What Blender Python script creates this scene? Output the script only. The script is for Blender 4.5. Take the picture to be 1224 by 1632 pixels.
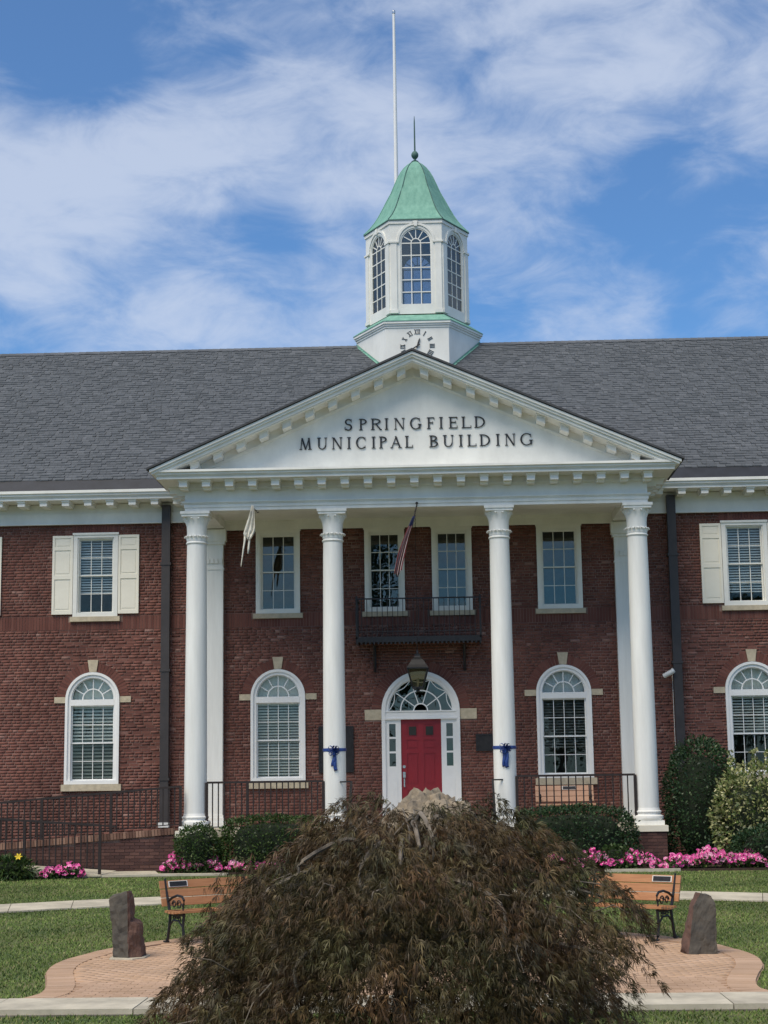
import bpy, math, random
import numpy as np
from mathutils import Vector, Matrix, noise as mnoise

for o in list(bpy.data.objects):
    bpy.data.objects.remove(o, do_unlink=True)
scene = bpy.context.scene
C = scene.collection
R = math.radians
random.seed(7)
rng = np.random.default_rng(11)

# ------------------------------------------------------------------ camera
cam_d = bpy.data.cameras.new('camera')
cam = bpy.data.objects.new('camera', cam_d)
C.objects.link(cam)
YAW, PITCH, ROLL = .0369, .1624, -.0137
fw = Vector((-math.sin(YAW) * math.cos(PITCH), math.cos(YAW) * math.cos(PITCH), math.sin(PITCH)))
rt = Vector((math.cos(YAW), math.sin(YAW), 0))
up = rt.cross(fw)
rt2 = rt * math.cos(ROLL) + up * math.sin(ROLL)
up2 = up * math.cos(ROLL) - rt * math.sin(ROLL)
m = Matrix((rt2, up2, -fw)).transposed().to_4x4()
m.translation = Vector((.618, -38, 1.86))
cam.matrix_world = m
cam_d.sensor_fit = 'VERTICAL'
cam_d.sensor_height = 36
cam_d.sensor_width = 27
cam_d.lens = 2600 / 1632 * 36
cam_d.clip_start = .1
cam_d.clip_end = 3000
scene.camera = cam
scene.render.resolution_x = 768
scene.render.resolution_y = 1024

# ------------------------------------------------------------------ sky, sun, exposure
SUN_EL, SUN_AZ = 56, 214          # azimuth clockwise from +Y (north): light comes from front-left
world = bpy.data.worlds.new('World')
scene.world = world
world.use_nodes = True
nt = world.node_tree
nt.nodes.clear()
def N(tree, typ, **kw):
    n = tree.nodes.new(typ)
    for k, v in kw.items():
        setattr(n, k, v)
    return n
def L(tree, a, b):
    tree.links.new(a, b)
sky = N(nt, 'ShaderNodeTexSky', sky_type='NISHITA')
sky.sun_disc = False
sky.sun_elevation = R(SUN_EL)
sky.sun_rotation = R(SUN_AZ)
sky.altitude = 300
sky.air_density = 1.0
sky.dust_density = .3
sky.ozone_density = 4.5
tc = N(nt, 'ShaderNodeTexCoord')
mp = N(nt, 'ShaderNodeMapping')
mp.inputs['Rotation'].default_value = (0, R(40), R(0))
mp.inputs['Scale'].default_value = (3.2, 3.2, 6.4)
mp.inputs['Location'].default_value = (-4.908, 3.812, 1.865)
L(nt, tc.outputs['Generated'], mp.inputs['Vector'])
n1 = N(nt, 'ShaderNodeTexNoise')
n1.inputs['Scale'].default_value = 1.15
n1.inputs['Detail'].default_value = 7
n1.inputs['Roughness'].default_value = .53
n1.inputs['Distortion'].default_value = .35
L(nt, mp.outputs['Vector'], n1.inputs['Vector'])
mp2 = N(nt, 'ShaderNodeMapping')
mp2.inputs['Rotation'].default_value = (0, R(30), R(0))
mp2.inputs['Scale'].default_value = (5.5, 5.5, 12)
L(nt, tc.outputs['Generated'], mp2.inputs['Vector'])
n2 = N(nt, 'ShaderNodeTexNoise')
n2.inputs['Scale'].default_value = 2.9
n2.inputs['Detail'].default_value = 10
n2.inputs['Roughness'].default_value = .60
n2.inputs['Distortion'].default_value = .5
L(nt, mp2.outputs['Vector'], n2.inputs['Vector'])
ad = N(nt, 'ShaderNodeMath', operation='MULTIPLY_ADD')
ad.inputs[1].default_value = .56
L(nt, n2.outputs['Fac'], ad.inputs[0]); L(nt, n1.outputs['Fac'], ad.inputs[2])
# large soft cloud masses and clear gaps: direction, angular radius, weight
MASSES = [((-0.2429, 0.9115, 0.3320), 0.081, 0.09),
          ((-0.1359, 0.9153, 0.3791), 0.081, 0.07),
          ((-0.0353, 0.9209, 0.3882), 0.088, 0.10),
          ((0.0982, 0.9041, 0.4159), 0.088, 0.11),
          ((-0.1407, 0.9514, 0.2740), 0.054, 0.11),
          ((0.0982, 0.9542, 0.2825), 0.058, 0.10),
          ((0.1859, 0.9448, 0.2698), 0.042, 0.08),
          ((0.1810, 0.9085, 0.3766), 0.042, 0.06),
          ((-0.2241, 0.8724, 0.4344), 0.085, -0.24),
          ((-0.1054, 0.9430, 0.3157), 0.050, -0.13),
          ((0.1168, 0.9314, 0.3448), 0.073, -0.12),
          ((-0.2027, 0.9358, 0.2885), 0.027, -0.05),
          ((0.0227, 0.9602, 0.2783), 0.050, -0.08),
          ((-0.1436, 0.8916, 0.4295), 0.058, -0.05),]
acc = ad.outputs[0]
for dvec, rad, wgt in MASSES:
    ds0 = N(nt, 'ShaderNodeVectorMath', operation='DISTANCE')
    ds0.inputs[1].default_value = dvec
    L(nt, tc.outputs['Generated'], ds0.inputs[0])
    mr0 = N(nt, 'ShaderNodeMapRange', interpolation_type='SMOOTHSTEP')
    mr0.inputs['From Min'].default_value = 0
    mr0.inputs['From Max'].default_value = rad
    mr0.inputs['To Min'].default_value = wgt
    mr0.inputs['To Max'].default_value = 0
    L(nt, ds0.outputs['Value'], mr0.inputs['Value'])
    sm0 = N(nt, 'ShaderNodeMath', operation='ADD')
    L(nt, acc, sm0.inputs[0]); L(nt, mr0.outputs['Result'], sm0.inputs[1])
    acc = sm0.outputs[0]
rampc = N(nt, 'ShaderNodeValToRGB')
rampc.color_ramp.interpolation = 'EASE'
rampc.color_ramp.elements[0].position = .64
rampc.color_ramp.elements[0].color = (.07, .07, .07, 1)
rampc.color_ramp.elements[1].position = 1.0
rampc.color_ramp.elements[1].color = (.72, .72, .72, 1)
L(nt, acc, rampc.inputs['Fac'])
tint = N(nt, 'ShaderNodeMix', data_type='RGBA', blend_type='MULTIPLY')
tint.inputs['Factor'].default_value = 1
tint.inputs['B'].default_value = (.44, .80, 1.04, 1)
L(nt, sky.outputs['Color'], tint.inputs['A'])
mixc = N(nt, 'ShaderNodeMix', data_type='RGBA')
mixc.inputs['B'].default_value = (5.0, 5.5, 6.5, 1)
L(nt, rampc.outputs['Color'], mixc.inputs['Factor'])
L(nt, tint.outputs['Result'], mixc.inputs['A'])
bg = N(nt, 'ShaderNodeBackground')
bg.inputs['Strength'].default_value = .085
L(nt, mixc.outputs['Result'], bg.inputs['Color'])
wo = N(nt, 'ShaderNodeOutputWorld')
L(nt, bg.outputs[0], wo.inputs['Surface'])

sun_d = bpy.data.lights.new('sun', 'SUN')
sun_d.energy = 2.3
sun_d.angle = R(40)
sun_d.color = (1, .88, .70)
sun = bpy.data.objects.new('sun', sun_d)
C.objects.link(sun)
sd = Vector((math.sin(R(SUN_AZ)) * math.cos(R(SUN_EL)), math.cos(R(SUN_AZ)) * math.cos(R(SUN_EL)), math.sin(R(SUN_EL))))
sun.rotation_euler = (-sd).to_track_quat('-Z', 'Y').to_euler()

vs = scene.view_settings
vs.view_transform = 'Standard'
vs.look = 'None'
vs.exposure = .66
vs.gamma = 1
vs.use_curve_mapping = False
scene.render.engine = 'CYCLES'
scene.cycles.max_bounces = 6
scene.cycles.transparent_max_bounces = 16

# ------------------------------------------------------------------ materials
def mat(name, col, rough=.6, var=0., scale=6., bump=0., bscale=40., metal=0., spec=.5, col2=None, detail=6, stretch=None):
    mt = bpy.data.materials.new(name)
    mt.use_nodes = True
    t = mt.node_tree
    b = t.nodes['Principled BSDF']
    b.inputs['Roughness'].default_value = rough
    b.inputs['Metallic'].default_value = metal
    b.inputs['Specular IOR Level'].default_value = spec
    b.inputs['Base Color'].default_value = (*col, 1)
    co = N(t, 'ShaderNodeTexCoord')
    vec = co.outputs['Object']
    if stretch:
        mpn = N(t, 'ShaderNodeMapping')
        mpn.inputs['Scale'].default_value = stretch
        L(t, vec, mpn.inputs['Vector'])
        vec = mpn.outputs['Vector']
    if var or col2:
        n = N(t, 'ShaderNodeTexNoise')
        n.inputs['Scale'].default_value = scale
        n.inputs['Detail'].default_value = detail
        n.inputs['Roughness'].default_value = .65
        L(t, vec, n.inputs['Vector'])
        r = N(t, 'ShaderNodeValToRGB')
        c2 = col2 or tuple(max(0, c * (1 - var)) for c in col)
        c1 = col if col2 else tuple(min(1, c * (1 + var * .6)) for c in col)
        r.color_ramp.elements[0].position = .35
        r.color_ramp.elements[0].color = (*c2, 1)
        r.color_ramp.elements[1].position = .66
        r.color_ramp.elements[1].color = (*c1, 1)
        L(t, n.outputs['Fac'], r.inputs['Fac'])
        L(t, r.outputs['Color'], b.inputs['Base Color'])
    if bump:
        n = N(t, 'ShaderNodeTexNoise')
        n.inputs['Scale'].default_value = bscale
        n.inputs['Detail'].default_value = 5
        L(t, vec, n.inputs['Vector'])
        bp = N(t, 'ShaderNodeBump')
        bp.inputs['Strength'].default_value = bump
        bp.inputs['Distance'].default_value = .02
        L(t, n.outputs['Fac'], bp.inputs['Height'])
        L(t, bp.outputs['Normal'], b.inputs['Normal'])
    return mt

def island_mat(name, stops, rough=.7, patch=0., pscale=.6, spec=.4, trans=0., bump=0., bscale=60):
    """colour differs from piece to piece: random per mesh island plus random per object"""
    mt = bpy.data.materials.new(name)
    mt.use_nodes = True
    t = mt.node_tree
    b = t.nodes['Principled BSDF']
    b.inputs['Roughness'].default_value = rough
    b.inputs['Specular IOR Level'].default_value = spec
    g = N(t, 'ShaderNodeNewGeometry')
    oi = N(t, 'ShaderNodeObjectInfo')
    a = N(t, 'ShaderNodeMath', operation='ADD')
    L(t, g.outputs['Random Per Island'], a.inputs[0])
    L(t, oi.outputs['Random'], a.inputs[1])
    fr = N(t, 'ShaderNodeMath', operation='FRACT')
    L(t, a.outputs[0], fr.inputs[0])
    r = N(t, 'ShaderNodeValToRGB')
    el = r.color_ramp.elements
    el[0].position = stops[0][0]; el[0].color = (*stops[0][1], 1)
    el[1].position = stops[-1][0]; el[1].color = (*stops[-1][1], 1)
    for p, c in stops[1:-1]:
        e = el.new(p); e.color = (*c, 1)
    L(t, fr.outputs[0], r.inputs['Fac'])
    out = r.outputs['Color']
    if patch:
        n = N(t, 'ShaderNodeTexNoise')
        n.inputs['Scale'].default_value = pscale
        n.inputs['Detail'].default_value = 5
        L(t, g.outputs['Position'], n.inputs['Vector'])
        mr = N(t, 'ShaderNodeMapRange')
        mr.inputs['From Min'].default_value = .3
        mr.inputs['From Max'].default_value = .7
        mr.inputs['To Min'].default_value = 1 - patch
        mr.inputs['To Max'].default_value = 1 + patch
        L(t, n.outputs['Fac'], mr.inputs['Value'])
        mx = N(t, 'ShaderNodeVectorMath', operation='SCALE')
        L(t, out, mx.inputs[0]); L(t, mr.outputs['Result'], mx.inputs['Scale'])
        out = mx.outputs['Vector']
    L(t, out, b.inputs['Base Color'])
    if bump:
        n = N(t, 'ShaderNodeTexNoise')
        n.inputs['Scale'].default_value = bscale
        L(t, g.outputs['Position'], n.inputs['Vector'])
        bp = N(t, 'ShaderNodeBump')
        bp.inputs['Strength'].default_value = bump
        bp.inputs['Distance'].default_value = .01
        L(t, n.outputs['Fac'], bp.inputs['Height'])
        L(t, bp.outputs['Normal'], b.inputs['Normal'])
    if trans:
        tr = N(t, 'ShaderNodeBsdfTranslucent')
        L(t, out, tr.inputs['Color'])
        ms = N(t, 'ShaderNodeMixShader')
        ms.inputs[0].default_value = trans
        L(t, b.outputs[0], ms.inputs[1]); L(t, tr.outputs[0], ms.inputs[2])
        L(t, ms.outputs[0], t.nodes['Material Output'].inputs['Surface'])
    return mt

def glass_mat(name, tint, refl=1.0, rough=.0, base=.04):
    mt = bpy.data.materials.new(name)
    mt.use_nodes = True
    t = mt.node_tree
    t.nodes.remove(t.nodes['Principled BSDF'])
    tr = N(t, 'ShaderNodeBsdfTransparent'); tr.inputs['Color'].default_value = (*tint, 1)
    gl = N(t, 'ShaderNodeBsdfGlossy'); gl.inputs['Roughness'].default_value = rough
    gl.inputs['Color'].default_value = (.92, .93, .86, 1)
    co = N(t, 'ShaderNodeTexCoord')
    nz = N(t, 'ShaderNodeTexNoise'); nz.inputs['Scale'].default_value = 2.2; nz.inputs['Detail'].default_value = 1
    L(t, co.outputs['Object'], nz.inputs['Vector'])
    bp = N(t, 'ShaderNodeBump'); bp.inputs['Strength'].default_value = .05; bp.inputs['Distance'].default_value = .03
    L(t, nz.outputs['Fac'], bp.inputs['Height']); L(t, bp.outputs['Normal'], gl.inputs['Normal'])
    fr = N(t, 'ShaderNodeFresnel'); fr.inputs['IOR'].default_value = 1.5
    mu = N(t, 'ShaderNodeMath', operation='MULTIPLY_ADD'); mu.inputs[1].default_value = refl; mu.inputs[2].default_value = base
    mu.use_clamp = True
    L(t, fr.outputs[0], mu.inputs[0])
    ms = N(t, 'ShaderNodeMixShader')
    L(t, mu.outputs[0], ms.inputs[0]); L(t, tr.outputs[0], ms.inputs[1]); L(t, gl.outputs[0], ms.inputs[2])
    L(t, ms.outputs[0], t.nodes['Material Output'].inputs['Surface'])
    return mt

M = {}
M['white'] = mat('white_paint', (.77, .77, .725), .55, var=.11, scale=1.3, stretch=(1, 1, .6), bump=.05, bscale=25)
M['column'] = mat('column_paint', (.79, .79, .75), .5, var=.10, scale=1.6, stretch=(3, 3, .3), bump=.04)
M['cream'] = mat('cream_paint', (.74, .70, .58), .55, var=.05, scale=3)
M['shutter'] = mat('shutter_paint', (.79, .755, .645), .55, var=.05, scale=2)
M['trim'] = mat('window_trim', (.76, .755, .70), .5, var=.06, scale=4)
M['vinyl'] = mat('white_vinyl', (.80, .80, .78), .4, var=.03, scale=4)
M['stone'] = mat('limestone', (.50, .43, .31), .8, var=.18, scale=9, bump=.2, bscale=60)
M['mortar'] = mat('mortar', (.25, .165, .135), .9, var=.6, scale=1.3, bump=.2, bscale=80)
M['brick'] = island_mat('red_brick', [(0, (.115, .049, .040)), (.3, (.14, .057, .045)), (.6, (.155, .064, .050)), (.9, (.175, .075, .058)), (.97, (.185, .085, .068)), (1, (.26, .15, .125))], .85, patch=.27, pscale=.55, spec=.25, bump=.3)
M['arch_brick'] = island_mat('arch_brick', [(0, (.12, .047, .038)), (.5, (.145, .057, .045)), (1, (.175, .074, .058))], .85, patch=.12, spec=.25, bump=.3)
M['cap_brick'] = island_mat('cap_brick', [(0, (.10, .055, .042)), (.5, (.18, .10, .072)), (1, (.29, .18, .13))], .85, patch=.25, pscale=1.5, spec=.25, bump=.3)
M['dark_brick'] = island_mat('dark_brick', [(0, (.06, .032, .03)), (.5, (.09, .046, .04)), (1, (.125, .066, .055))], .85, patch=.35, pscale=.7, spec=.25, bump=.3)
M['shingle'] = island_mat('grey_shingle', [(0, (.092, .101, .112)), (.3, (.110, .120, .132)), (.75, (.119, .129, .142)), (.95, (.129, .139, .152)), (1, (.15, .16, .175))], .9, patch=.05, pscale=.5, spec=.25, bump=.5, bscale=150)
M['roof_under'] = mat('roof_underlay', (.06, .063, .07), .9, var=.2)
M['gutter'] = mat('dark_gutter_metal', (.022, .025, .032), .5, var=.3, scale=3, metal=.2)
M['spout'] = mat('brown_downspout', (.045, .038, .037), .5, var=.2, scale=3, metal=.1)
M['copper'] = mat('green_copper', (.20, .41, .32), .75, scale=3.0, col2=(.125, .30, .235), bump=.06, bscale=8, stretch=(2.2, 2.2, .35))
M['copper_dark'] = mat('dark_copper_seam', (.06, .13, .115), .7, var=.3, scale=6)
M['iron'] = mat('black_iron', (.02, .02, .022), .5, var=.25, scale=20, metal=.3)
M['brown_iron'] = mat('brown_iron', (.028, .019, .017), .6, var=.3, scale=15, metal=.2)
M['letter'] = mat('dark_letter', (.02, .02, .022), .5, var=.2)
M['red'] = mat('red_door_paint', (.25, .010, .018), .45, var=.08, scale=2)
M['glass'] = glass_mat('window_glass', (.96, .98, .97), .75, base=.0)
M['glass_screen'] = glass_mat('screened_window_glass', (.72, .75, .74), .7, base=.0)
M['glass_up'] = glass_mat('dark_window_glass', (.62, .72, .74), 1.35, base=.01)
M['glass_cup'] = glass_mat('cupola_glass', (.72, .75, .78), 1.2, base=.04)
M['glass_lamp'] = glass_mat('lamp_glass', (.6, .56, .44), .7, rough=.15, base=.03)
M['blind'] = mat('blind_slats', (.86, .84, .76), .6, var=.06)
M['blind_up'] = mat('cool_blind_slats', (.82, .85, .84), .6, var=.06)
M['room'] = mat('interior_wall', (.22, .22, .20), .9, var=.2)
M['dark_cloth'] = mat('dark_curtain', (.03, .032, .03), .9)
M['steel'] = mat('brushed_steel', (.6, .6, .58), .25, metal=.9)
M['bronze'] = mat('dark_bronze_plaque', (.035, .032, .032), .45, var=.3, scale=12, metal=.5)
M['ribbon'] = mat('blue_satin_ribbon', (.022, .055, .23), .35, var=.25, scale=14)
M['plastic'] = mat('white_plastic', (.72, .72, .70), .4)
M['slat'] = mat('bench_slat', (.46, .22, .095), .55, scale=3, col2=(.36, .16, .066), stretch=(1, 12, 12), bump=.1)
M['slat_pink'] = mat('porch_bench_slat', (.60, .36, .23), .6, scale=3, col2=(.52, .30, .19), stretch=(1, 12, 12))
M['concrete'] = mat('concrete', (.49, .445, .345), .9, var=.28, scale=1.8, bump=.15, bscale=90)
M['concrete_base'] = mat('concrete_joint', (.16, .145, .12), .95, var=.2)
M['paver'] = island_mat('tan_paver', [(0, (.40, .265, .17)), (.4, (.44, .295, .195)), (.8, (.46, .31, .21)), (1, (.49, .34, .235))], .85, patch=.13, pscale=1.1, spec=.25, bump=.25)
M['paver_base'] = mat('paver_sand', (.33, .22, .15), .95, var=.25)
M['lawn'] = mat('lawn_soil', (.135, .13, .05), .95, scale=.9, col2=(.06, .095, .026), bump=.4, bscale=20)
M['grass'] = island_mat('grass_blade', [(0, (.085, .142, .03)), (.5, (.13, .19, .047)), (.88, (.18, .225, .068)), (1, (.31, .27, .135))], .7, patch=.42, pscale=.45, spec=.2)
M['mulch'] = mat('mulch', (.05, .03, .02), .95, var=.4, scale=20, bump=.6, bscale=40)
def maple_mat():
    mt = island_mat('maple_leaf', [(0, (.040, .029, .014)), (.35, (.072, .051, .024)), (.7, (.102, .073, .033)), (.92, (.135, .10, .045)), (1, (.185, .15, .075))], .5, patch=.4, pscale=2.2, spec=.35, trans=.22)
    t = mt.node_tree; b = t.nodes['Principled BSDF']
    src = b.inputs['Base Color'].links[0].from_socket
    g = N(t, 'ShaderNodeNewGeometry'); nz = N(t, 'ShaderNodeTexNoise'); nz.inputs['Scale'].default_value = 1.7; nz.inputs['Detail'].default_value = 3
    L(t, g.outputs['Position'], nz.inputs['Vector'])
    r = N(t, 'ShaderNodeValToRGB'); r.color_ramp.elements[0].position = .38; r.color_ramp.elements[1].position = .62
    r.color_ramp.elements[0].color = (1.14, .86, .80, 1); r.color_ramp.elements[1].color = (.84, 1.06, .90, 1)
    L(t, nz.outputs['Fac'], r.inputs['Fac'])
    mx = N(t, 'ShaderNodeMix', data_type='RGBA', blend_type='MULTIPLY'); mx.inputs['Factor'].default_value = 1
    L(t, src, mx.inputs['A']); L(t, r.outputs['Color'], mx.inputs['B'])
    L(t, mx.outputs['Result'], b.inputs['Base Color'])
    return mt
M['maple'] = maple_mat()
M['maple_core'] = mat('maple_inner_leaf', (.02, .015, .008), .9)
M['bark'] = mat('grey_bark', (.19, .16, .125), .85, var=.35, scale=12, bump=.4, bscale=30)
M['hedge'] = island_mat('boxwood_leaf', [(0, (.022, .045, .012)), (.5, (.042, .08, .018)), (.9, (.07, .115, .028)), (1, (.11, .15, .04))], .5, patch=.3, pscale=2, spec=.4, trans=.15)
M['hedge_olive'] = island_mat('olive_leaf', [(0, (.032, .045, .014)), (.5, (.06, .074, .022)), (.9, (.09, .10, .03)), (1, (.13, .11, .04))], .5, patch=.3, pscale=2, spec=.4, trans=.15)
M['yew'] = island_mat('yew_leaf', [(0, (.012, .034, .013)), (.5, (.025, .06, .02)), (.92, (.045, .085, .03)), (1, (.09, .13, .06))], .45, patch=.3, pscale=2, spec=.4, trans=.1)
M['vari'] = island_mat('variegated_leaf', [(0, (.07, .12, .03)), (.35, (.14, .18, .05)), (.6, (.30, .31, .12)), (.85, (.46, .45, .22)), (1, (.60, .58, .36))], .5, patch=.25, pscale=2, spec=.4, trans=.15)
M['core'] = mat('shrub_inner_shade', (.012, .02, .008), .95)  # near-black: shade between the leaves put into the colour
M['petunia'] = island_mat('pink_petal', [(0, (.66, .07, .30)), (.4, (.82, .12, .40)), (.8, (.86, .20, .48)), (1, (.90, .45, .62))], .6, patch=.12, spec=.2, trans=.25)
M['petal_eye'] = mat('pale_petal_centre', (.75, .5, .55), .7)
M['yellow'] = mat('yellow_petal', (.8, .6, .05), .6)
M['boulder'] = mat('tan_boulder', (.34, .275, .19), .9, scale=5, col2=(.15, .125, .095), bump=1.0, bscale=14)
M['slate'] = mat('dark_standing_stone', (.105, .09, .07), .85, scale=4, col2=(.055, .05, .043), bump=.6, bscale=12)
M['redrock'] = mat('reddish_stone_face', (.135, .07, .05), .85, scale=6, col2=(.085, .05, .038), bump=.6, bscale=14)
M['flagpole'] = mat('white_flagpole', (.8, .8, .8), .4, var=.03)
M['torn'] = mat('weathered_white_cloth', (.72, .69, .60), .85, var=.12, scale=6)
M['tree_leaf'] = island_mat('street_tree_leaf', [(0, (.02, .045, .012)), (.6, (.04, .08, .02)), (1, (.07, .11, .03))], .6, spec=.3)
M['plate_white'] = mat('white_plate_border', (.75, .74, .68), .5)

# ------------------------------------------------------------------ mesh helpers
class MB:
    def __init__(s):
        s.v = []; s.f = []; s.mi = []; s.cur = 0
    def add(s, vs_, fs_):
        o = len(s.v)
        s.v.extend(vs_)
        for f in fs_:
            s.f.append(tuple(i + o for i in f)); s.mi.append(s.cur)
        return s
    def box(s, x0, x1, y0, y1, z0, z1):
        return s.add([(x0, y0, z0), (x1, y0, z0), (x1, y1, z0), (x0, y1, z0), (x0, y0, z1), (x1, y0, z1), (x1, y1, z1), (x0, y1, z1)],
                     [(0, 3, 2, 1), (4, 5, 6, 7), (0, 1, 5, 4), (1, 2, 6, 5), (2, 3, 7, 6), (3, 0, 4, 7)])
    def prism(s, poly, y0, y1):
        """polygon in XZ extruded along Y, y0 is the front (towards -Y)"""
        a = sum(poly[i][0] * poly[(i + 1) % len(poly)][1] - poly[(i + 1) % len(poly)][0] * poly[i][1] for i in range(len(poly)))
        if a < 0: poly = poly[::-1]
        n = len(poly)
        vs_ = [(x, y0, z) for x, z in poly] + [(x, y1, z) for x, z in poly]
        fs_ = [tuple(range(n)), tuple(range(2 * n - 1, n - 1, -1))]
        fs_ += [(i, i + n, (i + 1) % n + n, (i + 1) % n) for i in range(n)]
        return s.add(vs_, fs_)
    def prism_z(s, poly, z0, z1):
        a = sum(poly[i][0] * poly[(i + 1) % len(poly)][1] - poly[(i + 1) % len(poly)][0] * poly[i][1] for i in range(len(poly)))
        if a < 0: poly = poly[::-1]
        n = len(poly)
        vs_ = [(x, y, z0) for x, y in poly] + [(x, y, z1) for x, y in poly]
        fs_ = [tuple(range(n - 1, -1, -1)), tuple(range(n, 2 * n))]
        fs_ += [(i, (i + 1) % n, (i + 1) % n + n, i + n) for i in range(n)]
        return s.add(vs_, fs_)
    def strip(s, outer, inner, y0, y1):
        """band between two XZ polylines, extruded along Y"""
        n = len(outer)
        vs_ = [(x, y0, z) for x, z in outer] + [(x, y0, z) for x, z in inner] + [(x, y1, z) for x, z in outer] + [(x, y1, z) for x, z in inner]
        fs_ = []
        for i in range(n - 1):
            fs_.append((i, n + i, n + i + 1, i + 1))
            fs_.append((2 * n + i, 2 * n + i + 1, 3 * n + i + 1, 3 * n + i))
            fs_.append((i, i + 1, 2 * n + i + 1, 2 * n + i))
            fs_.append((n + i, 3 * n + i, 3 * n + i + 1, n + i + 1))
        fs_.append((0, 2 * n, 3 * n, n)); fs_.append((n - 1, 2 * n - 1, 4 * n - 1, 3 * n - 1))
        return s.add(vs_, fs_)
    def lathe(s, prof, n=24, c=(0, 0, 0), ph=0., cap=True):
        vs_ = []; fs_ = []
        for r, z in prof:
            for k in range(n):
                a = 2 * math.pi * k / n + ph
                vs_.append((c[0] + r * math.cos(a), c[1] + r * math.sin(a), c[2] + z))
        for i in range(len(prof) - 1):
            for k in range(n):
                k2 = (k + 1) % n
                fs_.append((i * n + k, i * n + k2, (i + 1) * n + k2, (i + 1) * n + k))
        if cap:
            fs_.append(tuple(range(n - 1, -1, -1)))
            o = (len(prof) - 1) * n
            fs_.append(tuple(range(o, o + n)))
        return s.add(vs_, fs_)
    def tube(s, pts, rad, n=6):
        pts = [Vector(p) for p in pts]
        if not hasattr(rad, '__len__'): rad = [rad] * len(pts)
        vs_ = []; fs_ = []
        for i, p in enumerate(pts):
            t = (pts[min(i + 1, len(pts) - 1)] - pts[max(i - 1, 0)])
            if t.length < 1e-9: t = Vector((0, 0, 1))
            t.normalize()
            a = t.cross(Vector((0, 0, 1)) if abs(t.z) < .9 else Vector((0, 1, 0))).normalized()
            b = t.cross(a)
            for k in range(n):
                an = 2 * math.pi * k / n
                vs_.append(tuple(p + (a * math.cos(an) + b * math.sin(an)) * rad[i]))
        for i in range(len(pts) - 1):
            for k in range(n):
                k2 = (k + 1) % n
                fs_.append((i * n + k, i * n + k2, (i + 1) * n + k2, (i + 1) * n + k))
        fs_.append(tuple(range(n - 1, -1, -1))); o = (len(pts) - 1) * n
        fs_.append(tuple(range(o, o + n)))
        return s.add(vs_, fs_)
    def bar(s, p, q, w, h=None):
        """square bar between two points"""
        h = h or w
        p, q = Vector(p), Vector(q)
        t = (q - p).normalized()
        a = t.cross(Vector((0, 0, 1)) if abs(t.z) < .95 else Vector((0, 1, 0))).normalized()
        b = t.cross(a).normalized()
        vs_ = []
        for c in (p, q):
            for sa, sb in ((-1, -1), (1, -1), (1, 1), (-1, 1)):
                vs_.append(tuple(c + a * sa * w / 2 + b * sb * h / 2))
        return s.add(vs_, [(0, 1, 2, 3), (7, 6, 5, 4), (0, 4, 5, 1), (1, 5, 6, 2), (2, 6, 7, 3), (3, 7, 4, 0)])
    def xf(s, mtx):
        s.v = [tuple(mtx @ Vector(p)) for p in s.v]
        return s
    def mesh(s, name, ma, smooth=False):
        me = bpy.data.meshes.new(name)
        me.from_pydata(s.v, [], s.f)
        for mm in (ma if isinstance(ma, (list, tuple)) else [ma]):
            me.materials.append(mm)
        if isinstance(ma, (list, tuple)):
            me.polygons.foreach_set('material_index', s.mi)
        if smooth:
            me.polygons.foreach_set('use_smooth', [True] * len(me.polygons))
            try: me.set_sharp_from_angle(angle=R(40))
            except Exception: pass
        me.update()
        return me
    def build(s, name, ma, parent=None, smooth=False, loc=None, kind=None):
        return obj(name, s.mesh(name, ma, smooth), parent, loc, kind)

def obj(name, me, parent=None, loc=None, kind=None):
    o = bpy.data.objects.new(name, me)
    C.objects.link(o)
    if parent: o.parent = parent
    if loc: o.location = loc
    if kind: o['kind'] = kind
    return o
def tag(o, label, cat, group=None):
    o['label'] = label; o['category'] = cat
    if group: o['group'] = group
    return o
def thing(name, loc, label=None, cat=None, group=None, rz=0, parent=None):
    o = bpy.data.objects.new(name, None)
    o.empty_display_size = .2
    C.objects.link(o)
    o.location = loc; o.rotation_euler = (0, 0, rz)
    if parent: o.parent = parent
    if label: tag(o, label, cat, group)
    return o
def structure(o):
    o['kind'] = 'structure'; return o
def fast_mesh(name, verts, faces, ma, smooth=False):
    """numpy arrays -> mesh; faces is (n,3) or (n,4)"""
    verts = np.asarray(verts, np.float32); faces = np.asarray(faces, np.int32)
    me = bpy.data.meshes.new(name)
    me.vertices.add(len(verts)); me.vertices.foreach_set('co', verts.ravel())
    k = faces.shape[1]
    me.loops.add(faces.size); me.loops.foreach_set('vertex_index', faces.ravel())
    me.polygons.add(len(faces))
    me.polygons.foreach_set('loop_start', np.arange(0, faces.size, k, dtype=np.int32))
    me.polygons.foreach_set('loop_total', np.full(len(faces), k, np.int32))
    if smooth: me.polygons.foreach_set('use_smooth', np.ones(len(faces), bool))
    me.materials.append(ma)
    me.update(calc_edges=True)
    return me
def boxes_mesh(name, B, ma):
    """B rows x0,x1,y0,y1,z0,z1 -> one mesh without back faces (+Y open)"""
    B = np.asarray(B, float)
    idx = [(0, 2, 4), (1, 2, 4), (1, 3, 4), (0, 3, 4), (0, 2, 5), (1, 2, 5), (1, 3, 5), (0, 3, 5)]
    V = np.stack([B[:, list(i)] for i in idx], 1).reshape(-1, 3)
    F = np.array([(0, 3, 2, 1), (4, 5, 6, 7), (0, 1, 5, 4), (1, 2, 6, 5), (3, 0, 4, 7)])
    F = (F[None] + 8 * np.arange(len(B))[:, None, None]).reshape(-1, 4)
    return fast_mesh(name, V, F, ma)
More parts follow.
